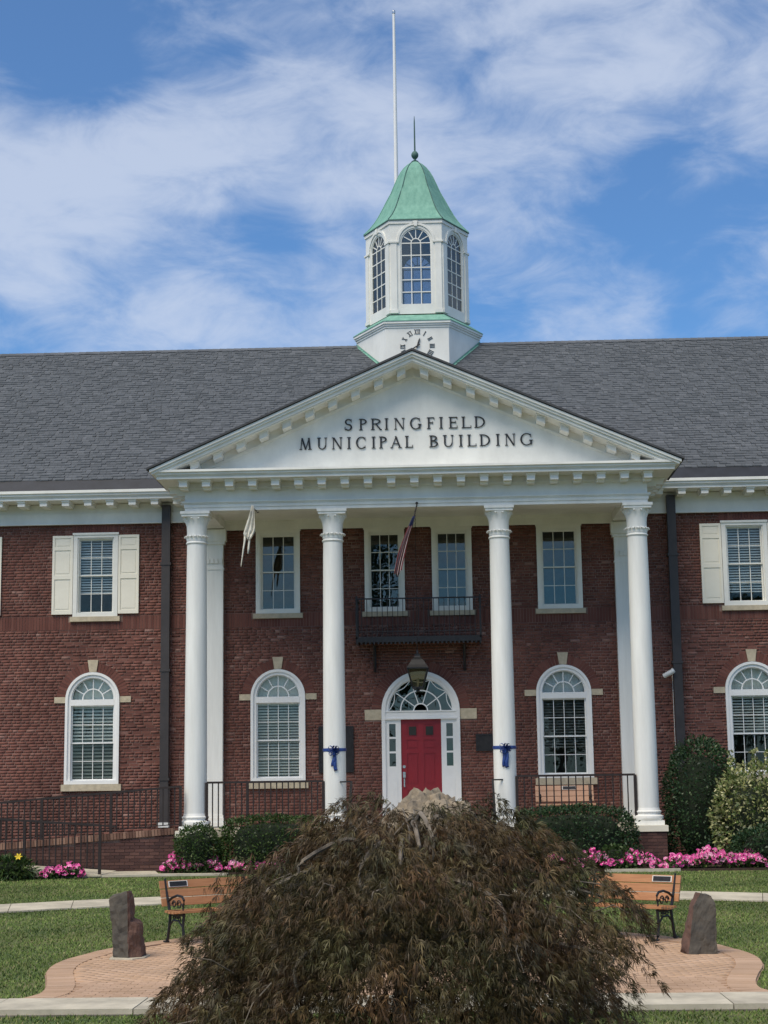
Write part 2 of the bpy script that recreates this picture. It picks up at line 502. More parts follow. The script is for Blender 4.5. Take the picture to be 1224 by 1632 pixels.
def arch_path(cx, zc, r, zb, n=20):
    p = [(cx - r, zb)]
    for i in range(n + 1):
        a = math.pi - math.pi * i / n
        p.append((cx + r * math.cos(a), zc + r * math.sin(a)))
    p.append((cx + r, zb))
    return p
def half_ring(cx, zc, r, n=20, a0=math.pi, a1=0.):
    return [(cx + r * math.cos(a0 + (a1 - a0) * i / n), zc + r * math.sin(a0 + (a1 - a0) * i / n)) for i in range(n + 1)]
def gz(Y):
    return 0. if Y > -4 else max(-.44, -.44 * (-4 - Y) / 11.5)

# ------------------------------------------------------------------ setting: ground
gx = [-600, -200, -60, -30] + list(np.arange(-20, 20.1, 2.0)) + [30, 60, 200, 600]
gy = [-600, -200, -80, -50, -38, -30] + list(np.arange(-26, -3.4, .5)) + [5, 20, 60, 200, 900]
V = [(x, y, gz(y) - .012) for y in gy for x in gx]
nx = len(gx)
F = [(j * nx + i, j * nx + i + 1, (j + 1) * nx + i + 1, (j + 1) * nx + i) for j in range(len(gy) - 1) for i in range(nx - 1)]
structure(obj('ground', fast_mesh('ground', V, F, M['lawn'])))

# front concrete walk: slabs with joints
wk = MB(); wk.box(-14, 14, -21.13, -20.22, -.47, -.436)
walk = structure(wk.build('concrete_walk', M['concrete_base']))
sl = MB().box(-.744, .744, -.44, .44, -.03, .03).mesh('slab', M['concrete'])
for k in range(-9, 10):
    obj('slab', sl, walk, (k * 1.5 - .35 + .0, -20.675, -.442 + .03 + random.uniform(-.003, .003)))
# curved path behind the plaza
def path_y(x): return -7.75 - x * x / 32
pb = MB(); xs = np.linspace(-13, 13, 27)
for a, b in zip(xs[:-1], xs[1:]):
    q = [(a, path_y(a)), (b, path_y(b)), (b * .965, path_y(b) - 1.12), (a * .965, path_y(a) - 1.12)]
    pb.add([(x, y, gz(y) - .004) for x, y in q], [(3, 2, 1, 0)])
cpath = structure(pb.build('curved_path', M['concrete_base']))
for a, b in zip(xs[:-1], xs[1:]):
    g_ = .006
    q = [(a + g_, path_y(a)), (b - g_, path_y(b)), (b * .965 - g_, path_y(b) - 1.12), (a * .965 + g_, path_y(a) - 1.12)]
    s_ = MB()
    s_.add([(x, y, gz(y) - .004) for x, y in q] + [(x, y, gz(y) + .022) for x, y in q],
           [(7, 6, 5, 4), (0, 1, 5, 4), (1, 2, 6, 5), (2, 3, 7, 6), (3, 0, 4, 7)])
    s_.build('slab', M['concrete'], cpath)
# landing path at the foot of the ramp and kerbs along the beds
lp = MB(); lp.prism_z([(-7.25, -4.55), (-4.9, -4.35), (-3.9, -4.3), (-3.9, -4.12), (-5.35, -4.1), (-5.6, -3.06), (-6.45, -3.06), (-6.45, -4.4)], -.02, .022)
structure(lp.build('landing_pavement', M['concrete']))
kb = MB(); kb.box(3.7, 5.2, -4.58, -4.49, -.05, .03)
structure(kb.build('bed_kerb', M['concrete']))
mb_ = MB(); mb_.prism_z([(-5.3, -4.1), (-1.7, -4.1), (-1.7, -3.0), (-5.5, -3.0)], -.03, .015); mb_.prism_z([(1.7, -4.48), (7.9, -4.48), (9.5, -3.0), (9.5, -.2), (5.3, -.2), (5.3, -3.0), (1.7, -3.0)], -.03, .015)
structure(mb_.build('mulch_bed', M['mulch']))

# plaza of tan pavers
half = [(0, -13.0), (1.4, -13.1), (2.6, -13.4), (3.45, -13.95), (4.1, -14.75), (4.42, -15.6), (4.5, -16.5), (4.4, -17.4), (4.18, -18.3), (4.0, -19.1), (3.95, -19.7), (4.1, -20.2)]
outl = [(-x, y) for x, y in half[::-1]] + half[1:]
def catmull(P, n=5):
    out = []
    for i in range(len(P) - 1):
        p0, p1, p2, p3 = [np.array(P[max(0, min(len(P) - 1, i + d))]) for d in (-1, 0, 1, 2)]
        for k in range(n):
            t = k / n
            out.append(tuple(.5 * (2 * p1 + (p2 - p0) * t + (2 * p0 - 5 * p1 + 4 * p2 - p3) * t * t + (3 * p1 - p0 - 3 * p2 + p3) * t ** 3)))
    out.append(tuple(P[-1])); return out
outl = catmull(outl, 6)
def resample(P, step):
    P = [np.array(p) for p in P]; out = [P[0]]; acc = 0
    for a, b in zip(P[:-1], P[1:]):
        d = np.linalg.norm(b - a); t = step - acc
        while t <= d:
            out.append(a + (b - a) * t / d); t += step
        acc = (acc + d) % step if d else acc
    return out
def inside(px, py, poly):
    px = np.asarray(px); py = np.asarray(py); r_ = np.zeros(px.shape, bool); n = len(poly)
    for i in range(n):
        x0, y0 = poly[i]; x1, y1 = poly[(i + 1) % n]
        c = ((y0 > py) != (y1 > py)) & (px < (x1 - x0) * (py - y0) / (y1 - y0 + 1e-12) + x0)
        r_ ^= c
    return r_
ctr = np.array((0, -17.2))
def inset(p, d):
    v = ctr - np.array(p); return tuple(np.array(p) + v / np.linalg.norm(v) * d)
plz = MB()
for k in range(len(outl) - 1):
    a, b = outl[k], outl[k + 1]
    plz.add([(a[0], a[1], gz(a[1]) - .006), (b[0], b[1], gz(b[1]) - .006), (0, -17.2, gz(-17.2) - .006)], [(0, 2, 1)])
plz.add([(-4.1, -20.2, -.446), (4.1, -20.2, -.446), (0, -17.2, -.446)], [(0, 1, 2)])
plaza = structure(plz.build('paver_plaza', M['paver_base']))
innp = [inset(p, .36) for p in outl]
pv = MB().box(-.097, .097, -.047, .047, -.03, .012).mesh('paver', M['paver'])
bpv = MB().box(-.052, .052, -.16, .16, -.03, .014).mesh('border_paver', M['paver'])
cells = []
for j in range(72):
    y = -20.02 + j * .1
    for i in range(-24, 25):
        cells.append((i * .2 + (.1 if j % 2 else 0), y))
cells = np.array(cells)
cells = cells[inside(cells[:, 0], cells[:, 1], innp)]
vis = np.abs(cells[:, 0]) > 1.7
order = np.argsort(cells[:, 1] + np.where(vis, 0, 100))
near, rest = cells[order[:300]], cells[order[300:]]
for x, y in near:
    o = obj('paver', pv, plaza, (x, y, gz(y) + random.uniform(-.002, .002)))
B = []
for x, y in rest:
    z = gz(y) + random.uniform(-.002, .002)
    B.append((x - .097, x + .097, y - .047, y + .047, z - .03, z + .012))
obj('paver_field', boxes_mesh('paver_field', B, M['paver']), plaza, kind='stuff')
ring = resample(outl, .112)
for k, p in enumerate(ring):
    q = inset(p, .18)
    nx_ = ring[min(k + 1, len(ring) - 1)] - ring[max(k - 1, 0)]
    o = obj('border_paver', bpv, plaza, (q[0], q[1], gz(q[1]) + random.uniform(0, .003)))
    o.rotation_euler = (0, 0, math.atan2(nx_[1], nx_[0]))
for k in range(-36, 37):       # soldier row along the walk
    if abs(k * .107) < 3.75:
        obj('border_paver', bpv, plaza, (k * .107, -20.16 + .0, -.44 + .003))

# ------------------------------------------------------------------ the building
bld = thing('municipal_building', (0, 0, 0), 'red brick two-storey municipal building with white columned portico and green-roofed cupola', 'building')
EX = 13.0          # half length
UPW = [(-10.9, .53), (-7.62, .53), (-3.30, .52), (-.79, .47), (.79, .47), (3.30, .52), (7.62, .53), (10.9, .53)]
ARW = [-10.9, -7.65, -3.31, 3.31, 7.65, 10.9]
UZ0, UZ1 = 5.73, 7.70
AZ0, AZS, AR_ = 1.84, 3.79, .635
openings = [(c - h, c + h, UZ0, UZ1) for c, h in UPW] + [(c - AR_, c + AR_, AZ0, AZS + AR_) for c in ARW] + [(-.905, .905, .82, 4.325)]
arches = [(c, AZS, AR_) for c in ARW] + [(0, 3.42, .905)]
# mortar backing with openings
wall = MB()
xb = sorted({-EX, EX} | {o[0] for o in openings} | {o[1] for o in openings})
zb = sorted({0., 8.45} | {o[2] for o in openings} | {o[3] for o in openings})
for i in range(len(xb) - 1):
    for j in range(len(zb) - 1):
        xc, zc = (xb[i] + xb[i + 1]) / 2, (zb[j] + zb[j + 1]) / 2
        if any(o[0] < xc < o[1] and o[2] < zc < o[3] for o in openings): continue
        wall.add([(xb[i], .005, zb[j]), (xb[i + 1], .005, zb[j]), (xb[i + 1], .005, zb[j + 1]), (xb[i], .005, zb[j + 1])], [(0, 1, 2, 3)])
for cx, zc, r in arches:
    n = 12
    for sgn in (-1, 1):
        for k in range(n):
            a0, a1 = math.pi / 2 * k / n, math.pi / 2 * (k + 1) / n
            p = [(cx + sgn * r * math.cos(a0), zc + r * math.sin(a0)), (cx + sgn * r * math.cos(a1), zc + r * math.sin(a1))]
            wall.add([(p[0][0], .005, p[0][1]), (p[1][0], .005, p[1][1]), (p[1][0], .005, zc + r + (.005 if r > .8 else 0)), (p[0][0], .005, zc + r + (.005 if r > .8 else 0))], [(0, 1, 2, 3) if sgn < 0 else (3, 2, 1, 0)])
fwall = wall.build('front_wall', M['mortar'], bld)
# bricks, clipped row by row at openings
CH = .0677
def blocked(z):
    iv = []
    for c, h in UPW:
        if UZ0 - .12 < z < UZ1: iv.append((c - h, c + h))
    for c in ARW:
        if AZ0 - .15 < z < AZS: iv.append((c - AR_, c + AR_))
        if AZS - .07 < z < AZS + .07: iv.append((c - .89, c + .89))
        elif z >= AZS:
            ro = AR_ + .215
            if z - AZS < ro:
                w = math.sqrt(ro * ro - (z - AZS) ** 2); iv.append((c - w, c + w))
    if z < 3.42: iv.append((-.905, .905))
    if 3.21 < z < 3.46: iv.append((-1.29, 1.29))
    elif z >= 3.42:
        ro = .905 + .235
        if z - 3.42 < ro:
            w = math.sqrt(ro * ro - (z - 3.42) ** 2); iv.append((-w, w))
    return iv
bricks = []
nrow = int(7.97 / CH)
for row in range(nrow):
    z0 = row * CH; zc = z0 + CH / 2
    if 5.44 < zc < 5.74: continue            # soldier course
    iv = blocked(zc)
    x = -EX + (0 if row % 2 else .1575)
    flem = (row % 6 == 0)
    k = 0
    while x < EX:
        ln = .095 if flem else (.2 if random.random() > .2 else .095)
        a, b = x, min(x + ln, EX)
        segs = [(a, b)]
        for p, q in iv:
            ns = []
            for s0, s1 in segs:
                if s1 <= p or s0 >= q: ns.append((s0, s1)); continue
                if s0 < p: ns.append((s0, p))
                if s1 > q: ns.append((q, s1))
            segs = ns
        for s0, s1 in segs:
            if s1 - s0 > .015:
                d = random.uniform(-.0025, .0025)
                bricks.append((s0, s1, d, .016, z0 + .005, z0 + CH - .005))
        x += ln + .0115
bricks = np.array(bricks)
full = np.where((bricks[:, 1] - bricks[:, 0] > .19) & (np.abs(bricks[:, 0]) < 8.5) & (np.abs(bricks[:, 0]) > 5.3) & (bricks[:, 4] > 2) & (bricks[:, 4] < 5.4))[0]
np.random.seed(3)
pick = set(np.random.permutation(full)[:300].tolist())
bm1 = MB().box(-.1, .1, 0, .016, -.02885, .02885).mesh('brick', M['brick'])
for i in pick:
    b = bricks[i]
    obj('brick', bm1, fwall, ((b[0] + b[1]) / 2, b[2], (b[4] + b[5]) / 2))
keep = np.array([i not in pick for i in range(len(bricks))])
obj('brick_field', boxes_mesh('brick_field', bricks[keep], M['brick']), fwall, kind='stuff')
# soldier course band between the storeys
sold = MB().box(-.029, .029, -.006, .016, -.163, .163).mesh('soldier_brick', M['arch_brick'])
B = []
k = 0
x = -EX + .035
cnt = 0
for k in range(int(2 * EX / CH)):
    x = -EX + .035 + k * CH
    if any(c - h - .07 < x + .03 and x - .03 < c + h + .07 for c, h in UPW):
        if abs(x) < 9.3: o = obj('soldier_brick', sold, fwall, (x, 0, 5.511)); o.scale = (1, 1, .546)
        continue
    if abs(x) < 10.2 and (abs(x) > 5.2 or abs(x) < 4.6):
        obj('soldier_brick', sold, fwall, (x, 0, 5.585)); cnt += 1
    else:
        B.append((x - .029, x + .029, -.006, .016, 5.422, 5.748))
obj('soldier_field', boxes_mesh('soldier_field', B, M['arch_brick']), fwall, kind='stuff')
# flat arches of upright bricks over the wing windows
for c in (-7.62, 7.62):
    for k in range(-8, 9):
        o = obj('soldier_brick', sold, fwall, (c + k * CH, -.004, 7.832)); o.scale = (1, 1, .68)
# arch rings
def ring_bricks(cx, zc, r0, r1, nb):
    for k in range(nb):
        a = math.pi * (k + .5) / nb
        if abs(a - math.pi / 2) < .09 and r0 < .8: continue
        rm = (r0 + r1) / 2
        o = obj('arch_brick', vous[nb], fwall, (cx + rm * math.cos(a), 0, zc + rm * math.sin(a)))
        o.rotation_euler = (0, -(a - math.pi / 2), 0)
vous = {}
for nb, r0, r1 in ((31, .64, .855), (44, .91, 1.145)):
    h = (r1 - r0) / 2 - .003
    w0 = math.pi * r0 / nb / 2 - .005; w1 = math.pi * r1 / nb / 2 - .005
    vous[nb] = MB().prism([(-w0, -h), (w0, -h), (w1, h), (-w1, h)], -.008, .016).mesh('arch_brick', M['arch_brick'])
for c in ARW:
    if abs(c) < 10: ring_bricks(c, AZS, .64, .855, 31)
    MB().prism([(c - .083, 4.43), (c + .083, 4.43), (c + .125, 4.71), (c - .125, 4.71)], -.035, .02).build('keystone', M['stone'], fwall)
    for s in (-1, 1):
        a, b = sorted((c + s * .64, c + s * .9))
        MB().box(a, b, -.022, .02, AZS - .075, AZS + .065).build('impost_stone', M['stone'], fwall)
    MB().box(c - .70, c + .70, -.07, .05, AZ0 - .155, AZ0 - .003).build('window_sill', M['stone'], fwall)
ring_bricks(0, 3.42, .91, 1.145, 44)
for s in (-1, 1):
    a, b = sorted((s * .91, s * 1.295))
    MB().box(a, b, -.022, .02, 3.215, 3.455).build('impost_stone', M['stone'], fwall)
for c, h in UPW:
    MB().box(c - h - .06, c + h + .06, -.07, .05, UZ0 - .115, UZ0 - .003).build('window_sill', M['stone'], fwall)
# other walls, floors
ow = MB(); ow.box(-EX, -EX + .3, .016, 13, 0, 8.45); ow.box(EX - .3, EX, .016, 13, 0, 8.45); ow.box(-EX + .3, EX - .3, 12.7, 13, 0, 8.45)
for s in (-1, 1):
    xg = s * (EX - .15)
    ow.add([(xg, -.2, 8.45), (xg, 13.2, 8.45), (xg, 6.5, 13.7)], [(0, 1, 2)])
ow.build('outer_wall', M['brick'], bld)
iw = MB(); iw.box(-EX + .3, EX - .3, 4.2, 4.3, 0, 8.4); iw.box(-EX + .3, EX - .3, .3, 4.2, 4.85, 5.0); iw.box(-EX + .3, EX - .3, .3, 12.7, 8.38, 8.44); iw.box(-EX + .3, EX - .3, .3, 4.2, .6, .8)
for xw in (-9.3, -5.5, -1.9, 1.9, 5.5, 9.3): iw.box(xw - .05, xw + .05, .3, 4.2, .8, 4.85); iw.box(xw - .05, xw + .05, .3, 4.2, 5.0, 8.38)
iw.build('interior_partition', M['room'], bld)

# ---- windows
def blind(parent, x0, x1, z0, z1, y, ma, pitch=.05, tilt=.5):
    b = MB(); z = z1
    b.box(x0, x1, y - .02, y + .02, z1, z1 + .035)
    while z > z0:
        dz = pitch * .37
        b.add([(x0, y - .018, z - dz), (x1, y - .018, z - dz), (x1, y + .018, z + dz * .4), (x0, y + .018, z + dz * .4),
               (x0, y - .018, z - dz - .003), (x1, y - .018, z - dz - .003), (x1, y + .018, z + dz * .4 - .003), (x0, y + .018, z + dz * .4 - .003)],
              [(0, 1, 2, 3), (7, 6, 5, 4), (0, 4, 5, 1), (2, 6, 7, 3)])
        z -= pitch
    b.build('blind', ma, parent, kind='stuff')
pane_cache = {}
def pane(w, h, ma):
    k = (round(w, 4), round(h, 4), ma.name)
    if k not in pane_cache:
        pane_cache[k] = MB().box(-w / 2, w / 2, -.002, .002, -h / 2, h / 2).mesh('pane', ma)
    return pane_cache[k]
def grid_sash(parent, cx, hw, z0, z1, cols, rows, y, st, mun, ma, gl):
    """one sash: stiles, rails, muntins and separate panes"""
    s = MB()
    s.box(cx - hw, cx - hw + st, y, y + .04, z0, z1); s.box(cx + hw - st, cx + hw, y, y + .04, z0, z1)
    s.box(cx - hw + st, cx + hw - st, y, y + .04, z0, z0 + st); s.box(cx - hw + st, cx + hw - st, y, y + .04, z1 - st, z1)
    gx0, gx1, gz0, gz1 = cx - hw + st, cx + hw - st, z0 + st, z1 - st
    dw, dh = (gx1 - gx0) / cols, (gz1 - gz0) / rows
    for i in range(1, cols): s.box(gx0 + i * dw - mun / 2, gx0 + i * dw + mun / 2, y + .006, y + .032, gz0, gz1)
    for j in range(1, rows): s.box(gx0, gx1, y + .008, y + .03, gz0 + j * dh - mun / 2, gz0 + j * dh + mun / 2)
    s.build('sash', ma, parent)
    pm = pane(dw - .001, dh - .001, gl)
    for i in range(cols):
        for j in range(rows):
            obj('pane', pm, parent, (gx0 + (i + .5) * dw, y + .02, gz0 + (j + .5) * dh))
def upper_window(c, h, wing, blind_to=None, back=None):
    w = thing('upper_window', (c, 0, UZ0), parent=bld)
    w['label'] = 'upper storey sash window with cream trim'
    z1 = UZ1 - UZ0
    f = MB(); t = .095
    f.box(-h, -h + t, -.055, .14, 0, z1); f.box(h - t, h, -.055, .14, 0, z1)
    f.box(-h + t, h - t, -.055, .14, z1 - t, z1); f.box(-h + t, h - t, -.052, .14, 0, t)
    f.box(-h - .02, h + .02, -.08, -.055, z1 - .03, z1 + .02)
    f.box(-h + t, -h + t + .03, -.02, .14, t, z1 - t); f.box(h - t - .03, h - t, -.02, .14, t, z1 - t); f.box(-h + t + .03, h - t - .03, -.02, .14, z1 - t - .03, z1 - t)
    f.build('frame', M['trim'], w)
    hw = h - t - .03
    mid = t + (z1 - 2 * t) * .5
    grid_sash(w, 0, hw, mid - .02, z1 - t - .03, 3, 2, .045, .028, .016, M['trim'], M['glass'] if wing else M['glass_up'])
    grid_sash(w, 0, hw, t, mid + .02, 3, 2, .09, .028, .016, M['trim'], M['glass'] if wing else M['glass_up'])
    if blind_to is not None: blind(w, -hw, hw, t + (z1 - 2 * t) * blind_to, z1 - t - .04, .155, M['blind_up'], .062)
    return w
for i, (c, h) in enumerate(UPW):
    wing = abs(c) > 7
    upper_window(c, h, wing, {-7.62: .27, 7.62: .12, -10.9: .3, 10.9: .3}.get(c))
    if wing:
        for s in (-1, 1):
            sh = thing('shutter', (c + s * (h + .255), 0, 5.79), parent=bld)
            sw = .245; H_ = 1.87
            p = MB(); p.box(-sw, sw, -.035, -.004, 0, H_); p.build('board', M['shutter'], sh)
            r_ = MB()
            r_.box(-sw, -sw + .055, -.055, -.035, 0, H_); r_.box(sw - .055, sw, -.055, -.035, 0, H_)
            for za, zb_ in ((0, .09), (.83, .93), (1.52, 1.6), (H_ - .06, H_)): r_.box(-sw + .055, sw - .055, -.053, -.035, za, zb_)
            r_.build('rail', M['shutter'], sh)
            for za, zb_ in ((.13, .79), (.97, 1.48), (1.63, 1.78)):
                MB().prism([(-sw + .085, za), (sw - .085, za), (sw - .085, zb_), (-sw + .085, zb_)], -.044, -.035).build('raised_panel', M['shutter'], sh)
def arch_window(c, style):
    w = thing('arched_window', (c, 0, AZ0), parent=bld)
    w['label'] = 'arched ground floor window with fanlight and white frame'
    zs = AZS - AZ0
    f = MB()
    f.strip(arch_path(0, zs, AR_, 0), arch_path(0, zs, .575, 0), -.05, .13)
    f.strip(arch_path(0, zs, .575, .06), arch_path(0, zs, .505, .06), -.015, .13)
    f.box(-.575, .575, -.05, .13, 0, .085); f.box(-.505, .505, -.02, .12, zs - .14, zs)
    f.build('frame', M['vinyl'], w)
    # fanlight
    fl = MB(); ri, ro = .245, .505
    fl.strip(half_ring(0, zs, ri + .012), half_ring(0, zs, ri - .012), .04, .07)
    fl.strip(half_ring(0, zs, ro), half_ring(0, zs, ro - .022), .038, .072)
    for k in range(1, 6):
        a = math.pi * k / 6
        fl.bar((ri * math.cos(a), .055, zs + ri * math.sin(a)), (ro * math.cos(a), .055, zs + ro * math.sin(a)), .02)
    fl.bar((0, .055, zs), (0, .055, zs + ri), .02)
    fl.build('fan_muntin', M['vinyl'], w)
    for k in range(6):
        a0, a1 = math.pi * k / 6, math.pi * (k + 1) / 6
        po = half_ring(0, zs, ro - .01, 4, a0, a1); pi_ = half_ring(0, zs, ri, 4, a0, a1)
        MB().prism(po + pi_[::-1], .053, .057).build('pane', M['glass'], w)
    for k in range(2):
        a0, a1 = math.pi * k / 2, math.pi * (k + 1) / 2
        MB().prism([(0, zs)] + half_ring(0, zs, ri, 6, a0, a1), .053, .057).build('pane', M['glass'], w)
    ztop = zs - .14; mid = .085 + (ztop - .085) * .5
    grid_sash(w, 0, .505, mid - .018, ztop, 4, 2, .05, .03, .014, M['vinyl'], M['glass'])
    grid_sash(w, 0, .505, .085, mid + .018, 4, 2, .092, .03, .014, M['vinyl'], M['glass_screen'] if c == -7.65 else M['glass'])
    bl = {'full': .1, 'half': mid + .02, 'dark': mid - .25}[style]
    blind(w, -.49, .49, bl, ztop - .04, .155, M['blind'] if style != 'dark' else M['room'], .08 if c < -5 else .066)
    sc = MB(); sc.prism(half_ring(0, zs, .5, 16), .2, .21); sc.build('fan_screen', M['blind'] if style != 'dark' else M['blind_up'], w)
for c, s in zip(ARW, ['full', 'full', 'full', 'dark', 'half', 'full']): arch_window(c, s)

# ---- entrance
door = thing('entrance', (0, 0, .82), parent=bld)
door['label'] = 'red panelled front door in white arched surround with fanlight and sidelights'
zs = 3.42 - .82
f = MB()
f.strip(arch_path(0, zs, .905, 0), arch_path(0, zs, .82, 0), -.06, .14)
f.strip(half_ring(0, zs, .82, 24), half_ring(0, zs, .75, 24), -.02, .14)
f.box(-.82, .82, -.045, .14, zs - .2, zs); f.box(-.84, .84, -.075, -.045, zs - .2, zs - .165); f.box(-.84, .84, -.065, -.045, zs - .03, zs)
for s in (-1, 1):
    a, b = sorted((s * .465, s * .82))
    p0, p1 = sorted((s * .585, s * .735))
    f.box(a, p0, -.02, .1, 0, zs - .2); f.box(p1, b, -.02, .1, 0, zs - .2)
    zz = [1.33, 1.65, 1.98, 2.30]
    f.box(p0, p1, -.018, .1, 0, zz[0] - .0); f.box(p0, p1, -.018, .1, zz[3], zs - .2)
    for k in (1, 2): f.box(p0, p1, -.016, .1, zz[k] - .022, zz[k] + .022)
    f.box(p0 - .03, p1 + .03, -.03, -.018, .25, 1.05)
f.build('surround', M['vinyl'], door)
for s in (-1, 1):
    for k in range(3):
        MB().box(s * .66 - .075, s * .66 + .075, .04, .045, [1.33, 1.672, 2.002][k], [1.628, 1.958, 2.30][k]).build('pane', M['glass_up'], door)
fl = MB()
fl.strip(half_ring(0, zs, .175), half_ring(0, zs, .145), .03, .06); fl.strip(half_ring(0, zs, .48), half_ring(0, zs, .45), .03, .06)
fl.strip(half_ring(0, zs, .75, 28), half_ring(0, zs, .725, 28), .028, .062)
angs = [R(v) for v in (36, 72, 108, 144)]
for a in angs: fl.bar((.16 * math.cos(a), .045, zs + .16 * math.sin(a)), (.74 * math.cos(a), .045, zs + .74 * math.sin(a)), .022)
for a0, a1 in zip([0] + angs, angs + [math.pi]):
    pts = []
    for k in range(9):
        t = k / 8; a = a0 + (a1 - a0) * t; rr = .735 - .085 * math.sin(math.pi * t)
        pts.append((rr * math.cos(a), .045, zs + rr * math.sin(a)))
    for p, q in zip(pts[:-1], pts[1:]): fl.bar(p, q, .018)
fl.build('fan_muntin', M['vinyl'], door)
for a0, a1 in zip([0] + angs, angs + [math.pi]):
    for r0, r1 in ((.16, .465), (.465, .735)):
        MB().prism(half_ring(0, zs, r1, 5, a0, a1) + half_ring(0, zs, r0, 5, a0, a1)[::-1], .043, .047).build('pane', M['glass_up'], door)
lf = MB(); lf.box(-.464, .464, .03, .075, .01, zs - .2)
leaf = lf.build('door_leaf', M['red'], door)
st = MB()
rows = [(.14, .78), (.9, 1.62), (1.72, 1.93), (2.03, 2.24)]
zprev = .01
rails = [(0.01, .14), (.78, .9), (1.62, 1.72), (1.93, 2.0), (2.28, zs - .2)]
for a, b in rails: st.box(-.464, .464, .015, .03, a, b)
for a, b in ((-.464, -.33), (-.06, .06), (.33, .464)):
    for (z0, z1) in ((.14, .78), (.9, 1.62), (1.72, 1.93), (2.0, 2.28)): st.box(a, b, .015, .03, z0, z1)
st.build('door_rail', M['red'], door)
for sx in (-1, 1):
    for z0, z1 in ((.19, .73), (.95, 1.57), (1.755, 1.895)):
        MB().box(sx * .195 - .1, sx * .195 + .1, .02, .03, z0, z1).build('door_panel', M['red'], door)
    MB().box(sx * .195 - .085, sx * .195 + .085, .012, .03, 2.04, 2.235).build('pane', M['dark_cloth'], door)
hd = MB(); hd.lathe([(.0, -.02), (.035, -.02), (.035, .0), (.0, .0)], 12).xf(Matrix.Translation((-.40, .005, 1.32)) @ Matrix.Rotation(R(90), 4, 'X'))
hd.box(-.43, -.37, -.03, .015, 1.07, 1.2); hd.box(-.415, -.385, -.02, .015, .86, 1.05)
hd.build('door_handle', M['steel'], door)

# ---- porch base, steps, floor
pf = MB(); pf.box(-5.2, 5.2, -2.95, -.0, .70, .818); 
pf.build('porch_floor', M['concrete'], bld)
pbm = MB(); pbm.box(-5.12, 5.12, -2.86, -.02, 0, .70); pbase = pbm.build('porch_base', M['mortar'], bld)
B = []
for row in range(10):
    x = -5.14 + (0 if row % 2 else .1)
    while x < 5.14:
        x1 = min(x + .2, 5.14)
        if x1 - x > .03 and not (-1.65 < (x + x1) / 2 < 1.65): B.append((x, x1, -2.885, -2.855, row * .0695 + .004, row * .0695 + .0635))
        x = x1 + .0105
obj('brick_field', boxes_mesh('brick_field', B, M['brick']), pbase, kind='stuff')
for k in range(5):
    MB().box(-1.62, 1.62, -4.55 + k * .32, -2.96, k * .14 + (0 if k == 0 else .002), (k + 1) * .14).build('step', M['concrete'], bld)
# pedestals under the outer columns
for s in (-1, 1):
    pd = MB(); pd.box(s * 4.86 - .30, s * 4.86 + .30, -2.93 - .02, -2.3, 0, .0)
    pm_ = thing('pedestal', (s * 4.86, -2.62, 0), parent=bld)
    MB().box(-.30, .30, -.33, .1, 0, .70).build('core', M['mortar'], pm_)
    for row in range(10):
        z0 = row * .0695 + .004
        segs = [(-.31, -.105), (-.095, .105), (.115, .31)] if row % 2 else [(-.31, -.21), (-.2, .0), (.01, .21), (.22, .31)]
        for a, b in segs: MB().box(a, b, -.345, -.325, z0, z0 + .0595).build('brick', M['dark_brick'], pm_)
        for sx in (-1, 1): MB().box(*(sorted((sx * .298, sx * .312))), -.32, .08, z0, z0 + .0595).build('brick', M['dark_brick'], pm_)
    MB().box(-.34, .34, -.375, .1, .705, .828).build('cap_stone', M['cream'], pm_)

# ---- columns
def column(cx, cy):
    c = thing('column', (cx, cy, .82), parent=bld)
    MB().box(-.31, .31, -.31, .31, .01, .105).build('plinth', M['column'], c)
    b = MB(); b.lathe([(.30, .105), (.325, .13), (.332, .165), (.325, .2), (.30, .215), (.275, .225), (.27, .25), (.285, .268), (.292, .288), (.285, .305), (.262, .315), (.255, .34), (.247, .37)], 32)
    b.build('base', M['column'], c, smooth=True)
    prof = []
    for k in range(13):
        t = k / 12; r = .245 - .030 * (t ** 1.7)
        prof.append((r, .37 + t * (6.20 - .37)))
    MB().lathe(prof, 40).build('shaft', M['column'], c, smooth=True)
    cp = MB(); z = 6.20
    cp.lathe([(.215, z), (.232, z + .012), (.240, z + .03), (.232, z + .05), (.216, z + .06), (.216, z + .12), (.218, z + .3), (.228, z + .42), (.255, z + .52), (.292, z + .585), (.292, z + .60)], 32)
    cap = cp.build('capital', M['column'], c, smooth=True)
    lf_ = MB()
    for k in range(16):
        a = 2 * math.pi * k / 16
        pts = [(.222, .085), (.226, .13), (.24, .165), (.262, .18), (.272, .165), (.266, .15)]
        wd = [.040, .042, .038, .028, .018, .006]
        vv = []
        for (r, zz_), w in zip(pts, wd):
            vv += [(r, -w, z + zz_), (r, w, z + zz_)]
        mt_ = Matrix.Rotation(a, 4, 'Z')
        lf_.add([tuple(mt_ @ Vector(p)) for p in vv], [(2 * i, 2 * i + 1, 2 * i + 3, 2 * i + 2) for i in range(5)])
    for k in range(12):
        a = 2 * math.pi * (k + .5) / 12
        mt_ = Matrix.Rotation(a, 4, 'Z')
        vv = []
        for r, zz_, w in ((.222, .40, .02), (.245, .47, .026), (.275, .535, .03), (.305, .57, .022), (.31, .55, .008)):
            vv += [(r, -w, z + zz_), (r, w, z + zz_)]
        lf_.add([tuple(mt_ @ Vector(p)) for p in vv], [(2 * i, 2 * i + 1, 2 * i + 3, 2 * i + 2) for i in range(4)])
    lo = lf_.build('acanthus_collar', M['column'], c, kind='stuff')
    sm = lo.modifiers.new('thick', 'SOLIDIFY'); sm.thickness = .012
    ab = MB(); ab.box(-.30, .30, -.30, .30, z + .60, z + .655); ab.box(-.325, .325, -.325, .325, z + .655, z + .715)
    ab.build('abacus', M['column'], c)
    return c
